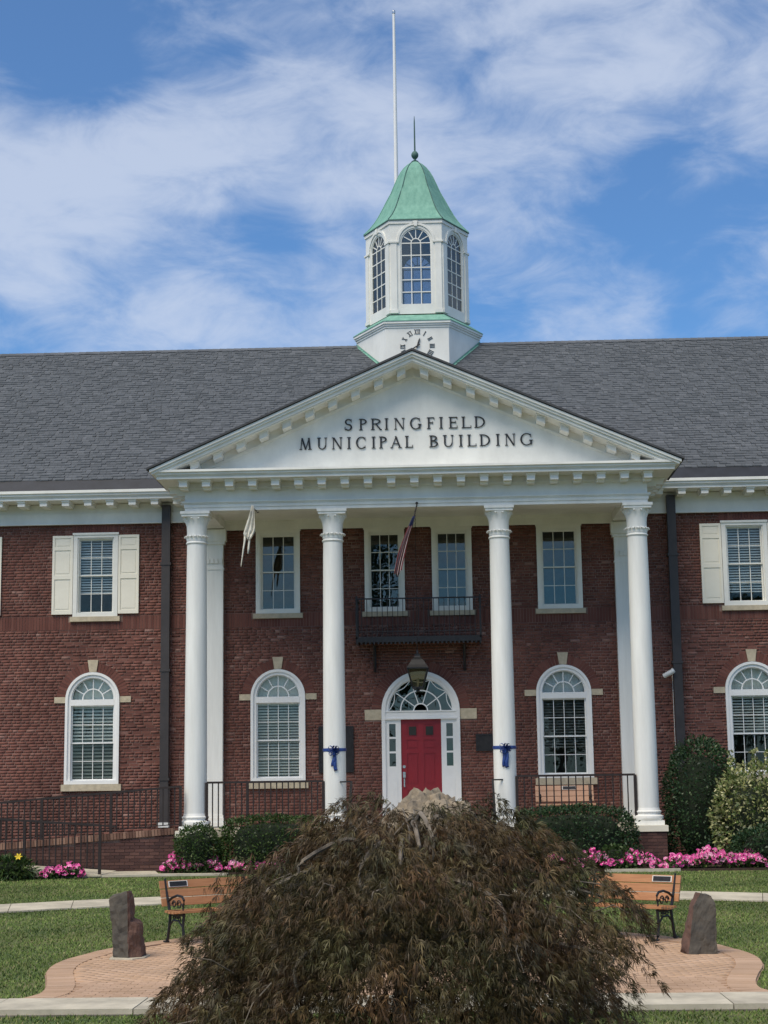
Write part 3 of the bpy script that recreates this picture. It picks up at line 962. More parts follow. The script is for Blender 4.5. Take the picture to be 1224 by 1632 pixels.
for x in (-4.84, -1.83, 1.83, 4.84): column(x, -2.5)
# pilasters against the wall
for s in (-1, 1):
    p = thing('pilaster', (s * 4.83, 0, .82), parent=bld)
    MB().box(-.25, .25, -.16, .0, .28, 5.95).build('shaft', M['column'], p)
    b = MB(); b.box(-.31, .31, -.22, .0, 0, .12); b.box(-.29, .29, -.20, .0, .12, .22); b.box(-.27, .27, -.18, .0, .22, .28); b.build('base', M['column'], p)
    c_ = MB(); c_.box(-.265, .265, -.175, 0, 5.95, 6.0); c_.box(-.25, .25, -.16, 0, 6.0, 6.55); c_.box(-.29, .29, -.2, 0, 6.55, 6.62); c_.box(-.32, .32, -.23, 0, 6.62, 6.9)
    for k in range(5):
        xx = -.2 + k * .1
        c_.prism([(xx - .035, 6.1), (xx + .035, 6.1), (xx + .025, 6.2), (xx, 6.23), (xx - .025, 6.2)], -.19, -.16)
    c_.build('capital', M['column'], p)

# ---- entablature of the portico
ent = thing('entablature', (0, 0, 7.74), parent=bld)
def ring_beam(name, steps, xo, yo, depth, ma):
    """three-sided beam (front and both returns). steps: (projection, z0, z1)"""
    mb = MB()
    for pr, z0, z1 in steps:
        X = xo + pr; Yf = yo - pr
        mb.prism_z([(-X, Yf), (X, Yf), (X, -.02), (X - depth - pr, -.02), (X - depth - pr, Yf + depth + pr), (-X + depth + pr, Yf + depth + pr), (-X + depth + pr, -.02), (-X, -.02)], z0 - 7.74, z1 - 7.74)
    return mb.build(name, ma, ent)
ring_beam('architrave', [(0, 7.74, 7.815), (.02, 7.815, 7.89), (.04, 7.89, 7.915), (.065, 7.915, 7.945)], 5.07, -2.76, .52, M['white'])
ring_beam('frieze', [(.0, 7.945, 8.20)], 5.07, -2.76, .5, M['white'])
ring_beam('bed_mould', [(.03, 8.20, 8.225), (.065, 8.225, 8.25), (.045, 8.25, 8.365)], 5.07, -2.76, .5, M['white'])
ring_beam('corona', [(.54, 8.365, 8.43), (.565, 8.43, 8.455), (.60, 8.455, 8.505), (.645, 8.505, 8.555)], 5.07, -2.76, .8, M['white'])
MB().box(-4.6, 4.6, -2.26, -.03, .19, .25).build('ceiling', M['white'], ent)
wb = MB(); wb.box(-4.6, 4.6, -.09, -.022, -.03, .19); wb.box(-4.6, 4.6, -.13, -.09, .13, .19); wb.build('wall_band', M['white'], ent)
mod = MB(); mod.box(-.088, .088, -.38, 0, -.15, 0.0); mod.box(-.105, .105, -.41, 0, -.04, -.0); mod.box(-.082, .082, -.22, 0, -.19, -.15)
modm = mod.mesh('modillion', M['white'])
for k in range(21):
    obj('modillion', modm, ent, (-5.05 + k * .505, -2.80, 8.363 - 7.74))
for s in (-1, 1):
    for k in range(1, 5):
        o = obj('modillion', modm, ent, (s * 5.11, -2.76 + k * .505 + .05, 8.363 - 7.74)); o.rotation_euler = (0, 0, s * R(90))
# pediment
ped = thing('pediment', (0, -2.76, 8.55), parent=bld)
sl_ = (11.07 - 8.55) / 5.74
MB().prism([(-4.95, 8.56 - 8.55), (4.95, 8.56 - 8.55), (0, 10.75 - 8.55)], -.01, .08).build('tympanum', M['white'], ped)
def rake(mb, top, bot, y0, y1, xe):
    """both slopes; top/bot are vertical offsets below the roof line"""
    A = 11.07 - 8.55
    for s in (-1, 1):
        mb.prism([(0, A - top), (s * xe, A - top - sl_ * xe), (s * xe, A - bot - sl_ * xe), (0, A - bot)], y0, y1)
rk = MB(); rake(rk, .0, .06, -.70, .1, 5.74); rake(rk, .06, .115, -.66, .1, 5.70); rake(rk, .115, .19, -.61, .1, 5.5); rake(rk, .19, .215, -.585, .1, 5.42)
rk.build('raking_cornice', M['white'], ped)
rk = MB(); rake(rk, .215, .37, -.04, .1, 5.12); rake(rk, .37, .40, -.06, .1, 4.98); rake(rk, .40, .425, -.035, .1, 4.92)
rk.build('raking_bed_mould', M['white'], ped)
for s in (-1, 1):
    for k in range(10):
        x = s * (.2525 + k * .505)
        zt = (11.07 - 8.55) - .213 - sl_ * abs(x)
        mm = MB(); d = .09
        mm.prism([(x - d, zt + s * sl_ * d), (x + d, zt - s * sl_ * d), (x + d, zt - s * sl_ * d - .15), (x - d, zt + s * sl_ * d - .15)], -.43, -.04)
        d = .106
        mm.prism([(x - d, zt + s * sl_ * d), (x + d, zt - s * sl_ * d), (x + d, zt - s * sl_ * d - .03), (x - d, zt + s * sl_ * d - .03)], -.46, -.041)
        mm.build('modillion', M['white'], ped)
pr = MB()
for s in (-1, 1):
    for z0, z1, o_ in ((8.575, 8.60, 0),):
        a = [(s * 5.80, -3.50, 8.545), (0, -3.50, 11.085), (0, 2.9, 11.085), (s * 5.80, -.9, 8.545)]
        b = [(x, y, z + .045) for x, y, z in a]
        pr.add(a + b, [(0, 1, 2, 3), (7, 6, 5, 4), (0, 4, 5, 1), (1, 5, 6, 2), (2, 6, 7, 3), (3, 7, 4, 0)])
pr.build('portico_roof', M['roof_under'], bld)

# lettering ---------------------------------------------------------
def letter_polys(ch, w):
    T, t, sf, se = .145, .06, .045, .085
    P = []
    def rect(x0, x1, z0, z1): P.append([(x0, z0), (x1, z0), (x1, z1), (x0, z1)])
    def stem(x, z0=0., z1=1., top=True, bot=True, th=T):
        rect(x, x + th, z0, z1)
        if bot: rect(x - se, x + th + se, z0, z0 + sf)
        if top: rect(x - se, x + th + se, z1 - sf, z1)
    def diag(x0, z0, x1, z1, th):
        P.append([(x0, z0), (x0 + th, z0), (x1 + th, z1), (x1, z1)])
    def arc(cx, cz, rx, rz, thx, thz, a0, a1, n=14):
        po = []; pi = []
        for i in range(n + 1):
            a = R(a0 + (a1 - a0) * i / n)
            po.append((cx + rx * math.cos(a), cz + rz * math.sin(a)))
            pi.append((cx + (rx - thx) * math.cos(a), cz + (rz - thz) * math.sin(a)))
        for i in range(n): P.append([po[i], po[i + 1], pi[i + 1], pi[i]])
    if ch == 'I': stem(w / 2 - T / 2)
    elif ch in 'PRB':
        x = se; stem(x)
        hb = .5 if ch != 'B' else .53
        rx = (w - x - T) * (.95 if ch != 'B' else .85)
        arc(x + T, (1 + hb) / 2 - .0, rx, (1 - hb) / 2, T, t, -90, 90)
        if ch == 'R': diag(w - T * .75, 0, x + T + .12, hb + .03, T); rect(w - T, w + .06, 0, sf)
        if ch == 'B': arc(x + T, hb / 2 + .01, w - x - T, hb / 2 + .01, T, t, -90, 90)
    elif ch == 'D':
        x = se; stem(x); arc(x + T, .5, w - x - T, .5, T, t, -90, 90, 18)
    elif ch in 'EFL':
        x = se; stem(x)
        if ch in 'EF':
            rect(x + T, w, 1 - t, 1); rect(w - .045, w, .80, 1); rect(x + T, w - .13, .5, .5 + t); rect(w - .17, w - .13, .42, .64)
        if ch in 'EL': rect(x + T, w, 0, t); rect(w - .045, w, 0, .22)
    elif ch in 'CG':
        arc(w * .55, .5, w * .55, .52, T, t, 48, 312, 24)
        rect(w * .88, w * .93, .68, .95)
        if ch == 'G': rect(w - T, w, .05, .42); rect(w - T - se, w + se, .40, .44)
        else: rect(w * .88, w * .93, .05, .25)
    elif ch == 'S':
        arc(w * .5, .745, w * .44, .265, .13, .075, 35, 270, 16); arc(w * .5, .275, w * .48, .285, .14, .075, -145, 90, 16)
        rect(w * .83, w * .90, .72, .97); rect(w * .04, w * .11, .04, .30)
    elif ch == 'U':
        x = se
        rect(x, x + T, .32, 1); rect(x - se, x + T + se, 1 - sf, 1); rect(w - se - t, w - se, .32, 1); rect(w - 2 * se - t, w, 1 - sf, 1)
        arc((x + w - se) / 2, .33, (w - se - x) / 2, .34, (T + t) / 2, .07, 180, 360, 16)
    elif ch == 'N':
        x = se
        rect(x, x + t, 0, 1); rect(x - se, x + t + se, 0, sf); rect(x - se, x + t, 1 - sf, 1)
        diag(w - se - t - .06, 0, x - .02, 1, T); rect(w - se - t, w - se, 0, 1); rect(w - 2 * se - t, w, 1 - sf, 1)
    elif ch == 'M':
        x = se
        diag(x, 0, x + .09, 1, t); rect(x - se, x + t + se, 0, sf)
        diag(w / 2 - T / 2, 0, x + .07, 1, T); diag(w / 2 - t / 2, 0, w - se - T - .03, 1, t); diag(w - se - T, 0, w - se - T - .09, 1, T); rect(w - 2 * se - T, w, 0, sf)
    elif ch == 'A':
        diag(se, 0, w / 2 - .02, 1, t); diag(w - se - T, 0, w / 2 - .10, 1, T); rect(w * .27, w * .74, .33, .33 + t)
        rect(0, se * 2 + t, 0, sf); rect(w - 2 * se - T, w, 0, sf)
    elif ch == 'V':
        diag(w / 2 - T / 2, 0, se, 1, T); diag(w / 2 - t / 2, 0, w - se - t, 1, t); rect(0, 2 * se + T, 1 - sf, 1); rect(w - 2 * se - t, w, 1 - sf, 1)
    elif ch == 'X':
        diag(w - se - T, 0, se, 1, T); diag(se, 0, w - se - t, 1, t); rect(0, 2 * se + t, 0, sf); rect(w - 2 * se - T, w, 0, sf); rect(0, 2 * se + T, 1 - sf, 1); rect(w - 2 * se - t, w, 1 - sf, 1)
    return P
def letter_mesh(ch, wm, h, depth=.025):
    mb = MB()
    for k, p in enumerate(letter_polys(ch, wm / h)):
        mb.prism([(x * h, z * h) for x, z in p], -depth - k * .0004, 0)
    return mb
line1 = list(zip('SPRINGFIELD', [(268, 305), (337, 375), (393, 441), (457, 476), (503, 552), (577, 627), (657, 692), (714, 733), (760, 800), (820, 865), (880, 930)]))
line2 = list(zip('MUNICIPALBUILDING', [(53, 112), (137, 185), (208, 257), (280, 298), (322, 370), (397, 414), (432, 470), (485, 540), (555, 592), (670, 712), (735, 785), (810, 829), (850, 892), (908, 958), (985, 1004), (1028, 1077), (1100, 1155)]))
for ln, x0, va, k, z0, h in ((line1, -1.53, 268, 3.10 / 662, 9.475, .255), (line2, -2.53, 53, 5.12 / 1102, 9.06, .262)):
    for ch, (a, b) in ln:
        o = letter_mesh(ch, (b - a) * k, h).build('letter', M['letter'], ped, loc=(x0 + (a - va) * k, -.0105, z0 - 8.55))
        o['label'] = 'dark serif capital letter ' + ch

# ---- wing cornices
for s in (-1, 1):
    wc = thing('wing_cornice', (0, 0, 7.95), parent=bld)
    a, b = sorted((s * 5.36, s * 13.3))
    fz = MB(); fz.box(a, b, -.07, .0, 0, .235); fz.box(a, b, -.035, .0, .235, .46); fz.box(a, b, -.09, .0, -.03, 0); fz.build('frieze', M['white'], wc)
    c_ = MB(); c_.box(a, b, -.62, .0, .47, .535); c_.box(a, b, -.645, -.5, .535, .565); c_.box(a, b, -.68, -.5, .565, .62); c_.box(a, b, -.72, -.5, .62, .685); c_.build('corona', M['white'], wc)
    m2 = MB(); m2.box(-.085, .085, -.52, 0, -.125, 0); m2.box(-.10, .10, -.55, 0, -.035, 0); m2m = m2.mesh('modillion', M['white'])
    for k in range(16):
        x = s * (5.62 + k * .525)
        if abs(x) < 13: obj('modillion', m2m, wc, (x, -.036, .468))
    g_ = MB(); aa, bb = a - .1, b + .1
    aa, bb = sorted((s * 5.2, s * 13.35))
    g_.add([(aa, -.66, .66), (bb, -.66, .66), (bb, -.36, .99), (aa, -.36, .99), (aa, -.50, .62), (bb, -.50, .62)], [(0, 1, 2, 3), (4, 5, 1, 0)])
    g_.build('gutter_apron', M['gutter'], wc)
# downspouts
for s in (-1, 1):
    d = MB(); d.box(s * 5.93 - .10, s * 5.93 + .10, -.20, -.06, .95, 8.33)
    ds = d.build('downspout', M['spout'], bld)
    for z in (1.9, 4.4, 6.9): MB().box(s * 5.93 - .125, s * 5.93 + .125, -.215, -.0, z, z + .06).build('strap', M['spout'], ds)
    if s < 0: MB().box(s * 5.93 - .12, s * 5.93 + .12, -.23, -.03, .84, .95).build('shoe', M['plastic'], ds)

# ---- main roof with shingles
EY, EZ, RY, RZ = -.36, 8.94, 6.5, 13.88
sv = Vector((0, RY - EY, RZ - EZ)); SL = sv.length; su = sv.normalized(); sn = Vector((0, -su.z, su.y))
rf = MB()
def rp(x, t, h): p = Vector((0, EY, EZ)) + su * t + sn * h; return (x, p.y, p.z)
rf.add([rp(-13.4, 0, -.03), rp(13.4, 0, -.03), rp(13.4, SL, -.03), rp(-13.4, SL, -.03), (13.4, 13.36, 8.94), (-13.4, 13.36, 8.94)], [(0, 1, 2, 3), (3, 2, 4, 5)])
rf.add([rp(-13.4, 0, -.03), rp(13.4, 0, -.03), rp(13.4, -.02, -.15), rp(-13.4, -.02, -.15)], [(0, 3, 2, 1)])
roof = rf.build('main_roof', M['roof_under'], bld)
expo = .140
SH = []
nr = int(SL / expo)
for j in range(nr + 1):
    t0 = j * expo; t1 = min(t0 + expo + .03, SL)
    x = -13.4 + random.random() * .2
    while x < 13.4:
        w = random.choice((.08, .10, .13, .16, .20))
        # hidden under portico roof or cupola
        SH.append((x, x + w, t0 - random.choice((0, 0, .012)), t1, random.choice((.008, .010, .026, .030))))
        x += w + .004
SH = np.array(SH)
def shingle_arrays(S):
    x0, x1, t0, t1, h = S.T
    def P(x, t, hh): return np.stack([x, EY + su.y * t + sn.y * hh, EZ + su.z * t + sn.z * hh], 1)
    V = np.stack([P(x0, t0, h * 0), P(x1, t0, h * 0), P(x1, t0, h), P(x0, t0, h), P(x1, t1, h * .0 + .001), P(x0, t1, h * 0 + .001)], 1)
    F = np.array([(0, 1, 2, 3), (3, 2, 4, 5)])
    F2 = np.array([(1, 4, 2, 2), (0, 3, 5, 5)])
    return V.reshape(-1, 3), (F[None] + 6 * np.arange(len(S))[:, None, None]).reshape(-1, 4)
selm = (SH[:, 2] < .30) & (np.abs(SH[:, 0]) < 9.8) & (np.abs(SH[:, 0]) > 5.3) & (SH[:, 2] > -.1)
selm &= np.cumsum(selm) <= 300
V, F = shingle_arrays(SH[~selm])
obj('shingle_field', fast_mesh('shingle_field', V, F, M['shingle']), roof, kind='stuff')
for S in SH[selm]:
    V, F = shingle_arrays(S[None])
    obj('shingle', fast_mesh('shingle', V, F, M['shingle']), roof)
rc = MB()
xx = -13.4
while xx < 13.4:
    rc.add([rp(xx, SL - .14, .03), rp(xx + .2, SL - .14, .022), rp(xx + .2, SL + .01, .03), rp(xx, SL + .01, .038)], [(0, 1, 2, 3)]); xx += .2
rc.build('ridge_cap', M['shingle'], roof, kind='stuff')

# ---- cupola
cup = thing('cupola', (0, 6.5, 12.0), parent=bld)
def hexp(Rr, ph=0): return [(Rr * math.cos(R(60 * k) + ph), Rr * math.sin(R(60 * k) + ph)) for k in range(6)]
b = MB(); b.prism_z(hexp(1.72), 0, 2.03); b.build('clock_stage', M['white'], cup)
b = MB(); b.prism_z(hexp(1.745), 1.98, 2.04); b.prism_z(hexp(1.78), 2.04, 2.09); b.prism_z(hexp(1.815), 2.09, 2.15); b.build('stage_cornice', M['white'], cup)
b = MB(); b.lathe([(1.83, 2.15), (1.83, 2.17), (1.47, 2.40), (1.40, 2.41)], 6); b.build('copper_skirt', M['copper'], cup)
fwid = 1.44
for k in range(6):
    ang = R(60 * k)      # local front (-Y) rotated
    mt_ = Matrix.Rotation(ang, 4, 'Z') @ Matrix.Translation((0, -1.44 * math.cos(R(30)), 0))
    hw, zb0, zsp = .43, 2.66, 4.47
    w_ = MB()
    hx = fwid / 2
    w_.box(-hx, -hw, 0, .1, 2.44, 5.12); w_.box(hw, hx, 0, .1, 2.44, 5.12); w_.box(-hw, hw, 0, .1, 2.44, zb0)
    top = 5.12
    for sgn in (-1, 1):
        for i in range(10):
            a0, a1 = math.pi / 2 * i / 10, math.pi / 2 * (i + 1) / 10
            w_.prism([(sgn * hw * math.cos(a0), zsp + hw * math.sin(a0)), (sgn * hw * math.cos(a1), zsp + hw * math.sin(a1)), (sgn * hw * math.cos(a1), top), (sgn * hw * math.cos(a0), top)], 0, .1)
    w_.xf(mt_).build('wall_panel', M['white'], cup)
    d = MB()
    for s in (-1, 1):
        a, b2 = sorted((s * .53, s * .70)); d.box(a, b2, -.03, 0, 2.5, zsp); a, b2 = sorted((s * .47, s * .735)); d.box(a, b2, -.05, 0, zsp, zsp + .05)
        a, b2 = sorted((s * .50, s * .725)); d.box(a, b2, -.045, 0, 2.46, 2.56)
    d.strip(half_ring(0, zsp + .05, .52), half_ring(0, zsp + .05, .46), -.03, 0)
    d.prism([(-.04, zsp + .47), (.04, zsp + .47), (.06, zsp + .62), (-.06, zsp + .62)], -.05, 0)
    d.box(-hx - .02, hx + .02, -.03, 0, 5.02, 5.12)
    d.xf(mt_).build('wall_trim', M['white'], cup)
    wn = thing('cupola_window', (0, 6.5, 12.0), parent=bld)
    s_ = MB()
    s_.strip(arch_path(0, zsp, hw, zb0), arch_path(0, zsp, hw - .035, zb0), .02, .08)
    s_.box(-hw, hw, .0, .1, zb0, zb0 + .06)
    gw = hw - .035
    rws = [zb0 + .06 + (zsp - zb0 - .06) * i / 5 for i in range(6)]
    for x in (-gw / 3, gw / 3): s_.box(x - .013, x + .013, .035, .06, zb0 + .06, zsp)
    for z in rws[1:]: s_.box(-gw, gw, .033, .062, z - .014, z + .014)
    s_.strip(half_ring(0, zsp, gw / 3 + .013), half_ring(0, zsp, gw / 3 - .013), .035, .06)
    for kk in range(1, 6):
        if kk == 3: pass
        a = math.pi * kk / 6
        if kk in (1, 2, 3, 4, 5): s_.bar((gw / 3 * math.cos(a), .048, zsp + gw / 3 * math.sin(a)), (gw * math.cos(a), .048, zsp + gw * math.sin(a)), .024)
    s_.xf(mt_).build('muntin', M['white'], wn)
    for i in range(3):
        for j in range(5):
            MB().box(-gw + i * 2 * gw / 3, -gw + (i + 1) * 2 * gw / 3, .046, .049, rws[j], rws[j + 1]).xf(mt_).build('pane', M['glass_cup'], wn)
    for kk in range(6):
        a0, a1 = math.pi * kk / 6, math.pi * (kk + 1) / 6
        MB().prism(half_ring(0, zsp, gw, 3, a0, a1) + half_ring(0, zsp, gw / 3, 3, a0, a1)[::-1], .046, .049).xf(mt_).build('pane', M['glass_cup'], wn)
    MB().prism(half_ring(0, zsp, gw / 3, 8), .046, .049).xf(mt_).build('pane', M['glass_cup'], wn)
b = MB(); b.prism_z(hexp(1.455), 5.06, 5.12); b.prism_z(hexp(1.475), 5.12, 5.15); b.build('eave_mould', M['white'], cup)
b = MB(); b.prism_z(hexp(1.38), 2.44, 2.52); b.build('lantern_floor', M['white'], cup)
prof = [(1.49, 5.13), (1.49, 5.155), (1.42, 5.22), (1.30, 5.34), (1.18, 5.49), (1.07, 5.66), (.95, 5.88), (.83, 6.12), (.70, 6.36), (.60, 6.60), (.50, 6.83), (.41, 6.99), (.31, 7.12), (.20, 7.22), (.08, 7.29)]
b = MB(); b.lathe(prof, 6); rfc = b.build('bell_roof', M['copper'], cup)
e = MB(); e.lathe([(1.505, 5.115), (1.505, 5.135), (1.4, 5.135)], 6); e.build('drip_edge', M['copper_dark'], rfc)
for k in range(6):
    a = R(60 * k)
    MB().tube([(r * math.cos(a) * 1.004, r * math.sin(a) * 1.004, z) for r, z in prof[1:]], .014, 5).build('hip_seam', M['copper_dark'] if k in (1, 2, 4, 5) else M['copper'], rfc)
fn = MB(); fn.lathe([(.09, 7.27), (.10, 7.31), (.04, 7.34), (.035, 7.40)], 12); fn.lathe([(.0, 7.38), (.06, 7.40), (.095, 7.45), (.105, 7.5), (.095, 7.55), (.06, 7.6), (.03, 7.62)], 16)
fn.lathe([(.025, 7.6), (.022, 8.0), (.018, 8.5), (.006, 8.68)], 8)
fn.build('finial', M['copper_dark'], cup, smooth=True)
# copper flashing where the clock stage meets the roof
fl = MB()
for s in (-1, 1):
    def zr(y): return EZ + (y - EY) * (RZ - EZ) / (RY - EY)
    p0 = (s * 1.74, 6.5); p1 = (s * .87, 6.5 - 1.50)
    ds_ = Vector((p1[0] - p0[0], p1[1] - p0[1], 0)).normalized(); nn = Vector((s * .866, -.5, 0)) * .045; fl = MB()
    q = [(p0[0], p0[1], zr(p0[1]) + .03), (p1[0], p1[1], zr(p1[1]) + .03), (p1[0] + nn.x, p1[1] + nn.y, zr(p1[1] + nn.y) + .03), (p0[0] + nn.x, p0[1] + nn.y, zr(p0[1] + nn.y) + .03)]
    fl.add(q, [(0, 1, 2, 3) if s < 0 else (3, 2, 1, 0)])
    fl.add([q[0], q[1], (q[1][0], q[1][1], q[1][2] + .05), (q[0][0], q[0][1], q[0][2] + .05)], [(0, 1, 2, 3)])
    fl.build('flashing', M['copper'], roof)
# clock
ck = thing('clock', (0, 6.5 - 1.72 * math.cos(R(30)), 13.46), parent=bld)
nums = {0: 'XII', 1: 'I', 2: 'II', 3: 'III', 4: 'IIII', 5: 'V', 6: 'VI', 7: 'VII', 8: 'VIII', 9: 'IX', 10: 'X', 11: 'XI'}
wch = {'I': .042, 'V': .085, 'X': .085}
for k, s_ in nums.items():
    tw = sum(wch[c] for c in s_); x = -tw / 2; mb = MB()
    for c in s_:
        l_ = letter_mesh(c, wch[c], .13, .012)
        mb.add([(p[0] * .95 + x, p[1], p[2] - .065) for p in l_.v], l_.f); x += wch[c]
    a = R(30 * k)
    mb.xf(Matrix.Rotation(a, 4, 'Y') @ Matrix.Translation((0, -.001, .40))).build('numeral', M['letter'], ck)
hh = MB(); hh.prism([(-.016, -.06), (.016, -.06), (.022, .16), (0, .24), (-.022, .16)], -.03, -.018); hh.xf(Matrix.Rotation(R(18), 4, 'Y')).build('hour_hand', M['letter'], ck)
hh = MB(); hh.prism([(-.013, -.08), (.013, -.08), (.016, .28), (0, .37), (-.016, .28)], -.045, -.032); hh.xf(Matrix.Rotation(R(-122), 4, 'Y')).build('minute_hand', M['letter'], ck)

# ---- balcony
bal = thing('balcony', (0, 0, 4.92), parent=bld)
f = MB(); f.box(-1.42, 1.42, -.90, -.02, .06, .10); f.box(-1.43, 1.43, -.93, -.89, .02, .14); f.box(-1.43, -1.39, -.89, -.02, .02, .14); f.box(1.39, 1.43, -.89, -.02, .02, .14)
for k in range(30): f.box(-1.4 + k * .0966 - .02, -1.4 + k * .0966 + .02, -.935, -.93, -.03, .03)
f.build('deck', M['iron'], bal)
r_ = MB(); r_.box(-1.42, 1.42, -.925, -.885, 1.0, 1.03); r_.box(-1.42, 1.42, -.915, -.895, .25, .265)
for s in (-1, 1): r_.box(s * 1.405 - .02, s * 1.405 + .02, -.885, -.02, 1.0, 1.03)
r_.build('handrail', M['iron'], bal)
for s in (-1, 1):
    MB().box(s * 1.41 - .022, s * 1.41 + .022, -.93, -.886, .1, 1.08).build('post', M['iron'], bal)
bb = MB().box(-.0075, .0075, -.0075, .0075, 0, .9).mesh('baluster', M['iron'])
for k in range(1, 24): obj('baluster', bb, bal, (-1.41 + k * 2.82 / 24, -.905, .1))
for s in (-1, 1):
    for k in range(1, 7): obj('baluster', bb, bal, (s * 1.41, -.9 + k * .125, .1))
    br = MB(); br.box(s * 1.04 - .03, s * 1.04 + .03, -.07, -.012, -.6, 0); br.tube([(s * 1.04, -.05, -.58), (s * 1.04, -.25, -.50), (s * 1.04, -.5, -.28), (s * 1.04, -.7, -.02)], .022, 6)
    br.build('bracket', M['iron'], bal)

# ------------------------------------------------------------------ things on and around the portico
lan = thing('hanging_lantern', (-.03, -1.3, 3.88), 'black hanging lantern with tapered glass panes on a chain above the red door', 'lantern')
fr = MB()
def sqring(mb, w0, z0, w1, z1, th):
    c0 = [(-w0, -w0), (w0, -w0), (w0, w0), (-w0, w0)]; c1 = [(-w1, -w1), (w1, -w1), (w1, w1), (-w1, w1)]
    for k in range(4):
        mb.bar((*c0[k], z0), (*c1[k], z1), th)
sqring(fr, .115, 0, .225, .42, .025)
for w, z in ((.115, 0), (.225, .42)):
    c0 = [(-w, -w), (w, -w), (w, w), (-w, w)]
    for k in range(4): fr.bar((*c0[k], z), (*c0[(k + 1) % 4], z), .025)
fr.box(-.115, .115, -.115, .115, -.03, -.012); fr.box(-.04, .04, -.04, .04, -.09, -.03)
fr.build('frame', M['iron'], lan)
cpm = MB(); cpm.lathe([(.345, .42), (.345, .44), (.28, .5), (.18, .62), (.10, .68), (.09, .70), (.09, .74), (.03, .76), (.03, .84)], 4, ph=R(45)); cpm.build('cap', M['iron'], lan)
for k in range(4):
    g_ = MB(); g_.add([(-.10, -.113, .015), (.10, -.113, .015), (.21, -.222, .41), (-.21, -.222, .41)], [(0, 1, 2, 3)])
    g_.xf(Matrix.Rotation(R(90 * k), 4, 'Z')).build('pane', M['glass_lamp'], lan)
MB().lathe([(.02, .0), (.022, .16), (.016, .2), (.0, .24)], 8).build('candle', M['cream'], lan)
ch = MB(); z = .84
while z < 7.93 - 3.88:
    ch.tube([(-.012, 0, z), (.012, 0, z + .05)] if int(z * 20) % 2 else [(0, -.012, z), (0, .012, z + .05)], .006, 4); z += .045
ch.build('chain', M['iron'], lan)

def bow(x):
    t_ = thing('ribbon_bow', (x, -2.5, 2.5), None, None, None)
    b = MB(); b.lathe([(.246, -.035), (.254, -.03), (.256, 0), (.254, .03), (.246, .035)], 32, cap=False); b.build('band', M['ribbon'], t_, smooth=True)
    rr = random.Random(int(x * 100))
    b = MB()
    for k in range(11):
        a = rr.uniform(0, 2 * math.pi); ln = rr.uniform(.09, .15); dx, dz = math.cos(a), math.sin(a)
        w = .035; pts = []
        for i in range(9):
            t = i / 8; u = math.sin(math.pi * t); bulge = math.sin(2 * math.pi * t) * .035
            pts.append((dx * ln * u - dz * bulge, -.262 - .05 * u - rr.uniform(0, .004), dz * ln * u + dx * bulge - .02))
        vv = []
        for p in pts: vv += [(p[0] - w * dz * .3, p[1] - w * .5, p[2] + w * dx * .3), (p[0] + w * dz * .3, p[1] + w * .5, p[2] - w * dx * .3)]
        b.add(vv, [(2 * i, 2 * i + 1, 2 * i + 3, 2 * i + 2) for i in range(8)])
    b.build('loop', M['ribbon'], t_, smooth=True)
    for (x0, x1, ln) in (((-.0, .05, .40), (.02, -.02, .30)) if x < 0 else ((-.03, -.02, .36), (.03, .045, .38))):
        tl = MB(); vv = []
        for i in range(9):
            t = i / 8; xx = x0 + (x1 - x0) * t + .012 * math.sin(6 * t)
            vv += [(xx - .03 - .008 * t, -.275 + .015 * math.sin(7 * t), -.06 - ln * t), (xx + .03 + .008 * t, -.27 + .015 * math.sin(7 * t + 1), -.06 - ln * t + (.03 if i == 8 else 0))]
        tl.add(vv, [(2 * i, 2 * i + 1, 2 * i + 3, 2 * i + 2) for i in range(8)])
        o = tl.build('tail', M['ribbon'], t_, smooth=True); md = o.modifiers.new('thick', 'SOLIDIFY'); md.thickness = .006
    return t_
tag(bow(-1.83), 'dark blue ribbon bow tied round the column left of the red door', 'ribbon bow', 'ribbon bows on the columns')
tag(bow(1.83), 'bright blue ribbon bow tied round the column right of the red door', 'ribbon bow', 'ribbon bows on the columns')

def plaque(x0, x1, z0, z1, label):
    t_ = thing('wall_plaque', ((x0 + x1) / 2, 0, z0), label, 'plaque', 'bronze plaques beside the door')
    w, h = (x1 - x0) / 2, z1 - z0
    MB().box(-w, w, -.03, -.004, 0, h).build('plate', M['bronze'], t_)
    b = MB(); b.box(-w, w, -.042, -.03, 0, .03); b.box(-w, w, -.042, -.03, h - .03, h); b.box(-w, -w + .03, -.042, -.03, .03, h - .03); b.box(w - .03, w, -.042, -.03, .03, h - .03)
    b.build('border', M['bronze'], t_)
plaque(-2.37, -1.56, 2.03, 3.09, 'tall dark bronze wall plaque half hidden by the column left of the door')
plaque(1.26, 2.05, 2.47, 2.86, 'small dark rectangular wall plaque partly behind the column right of the door')

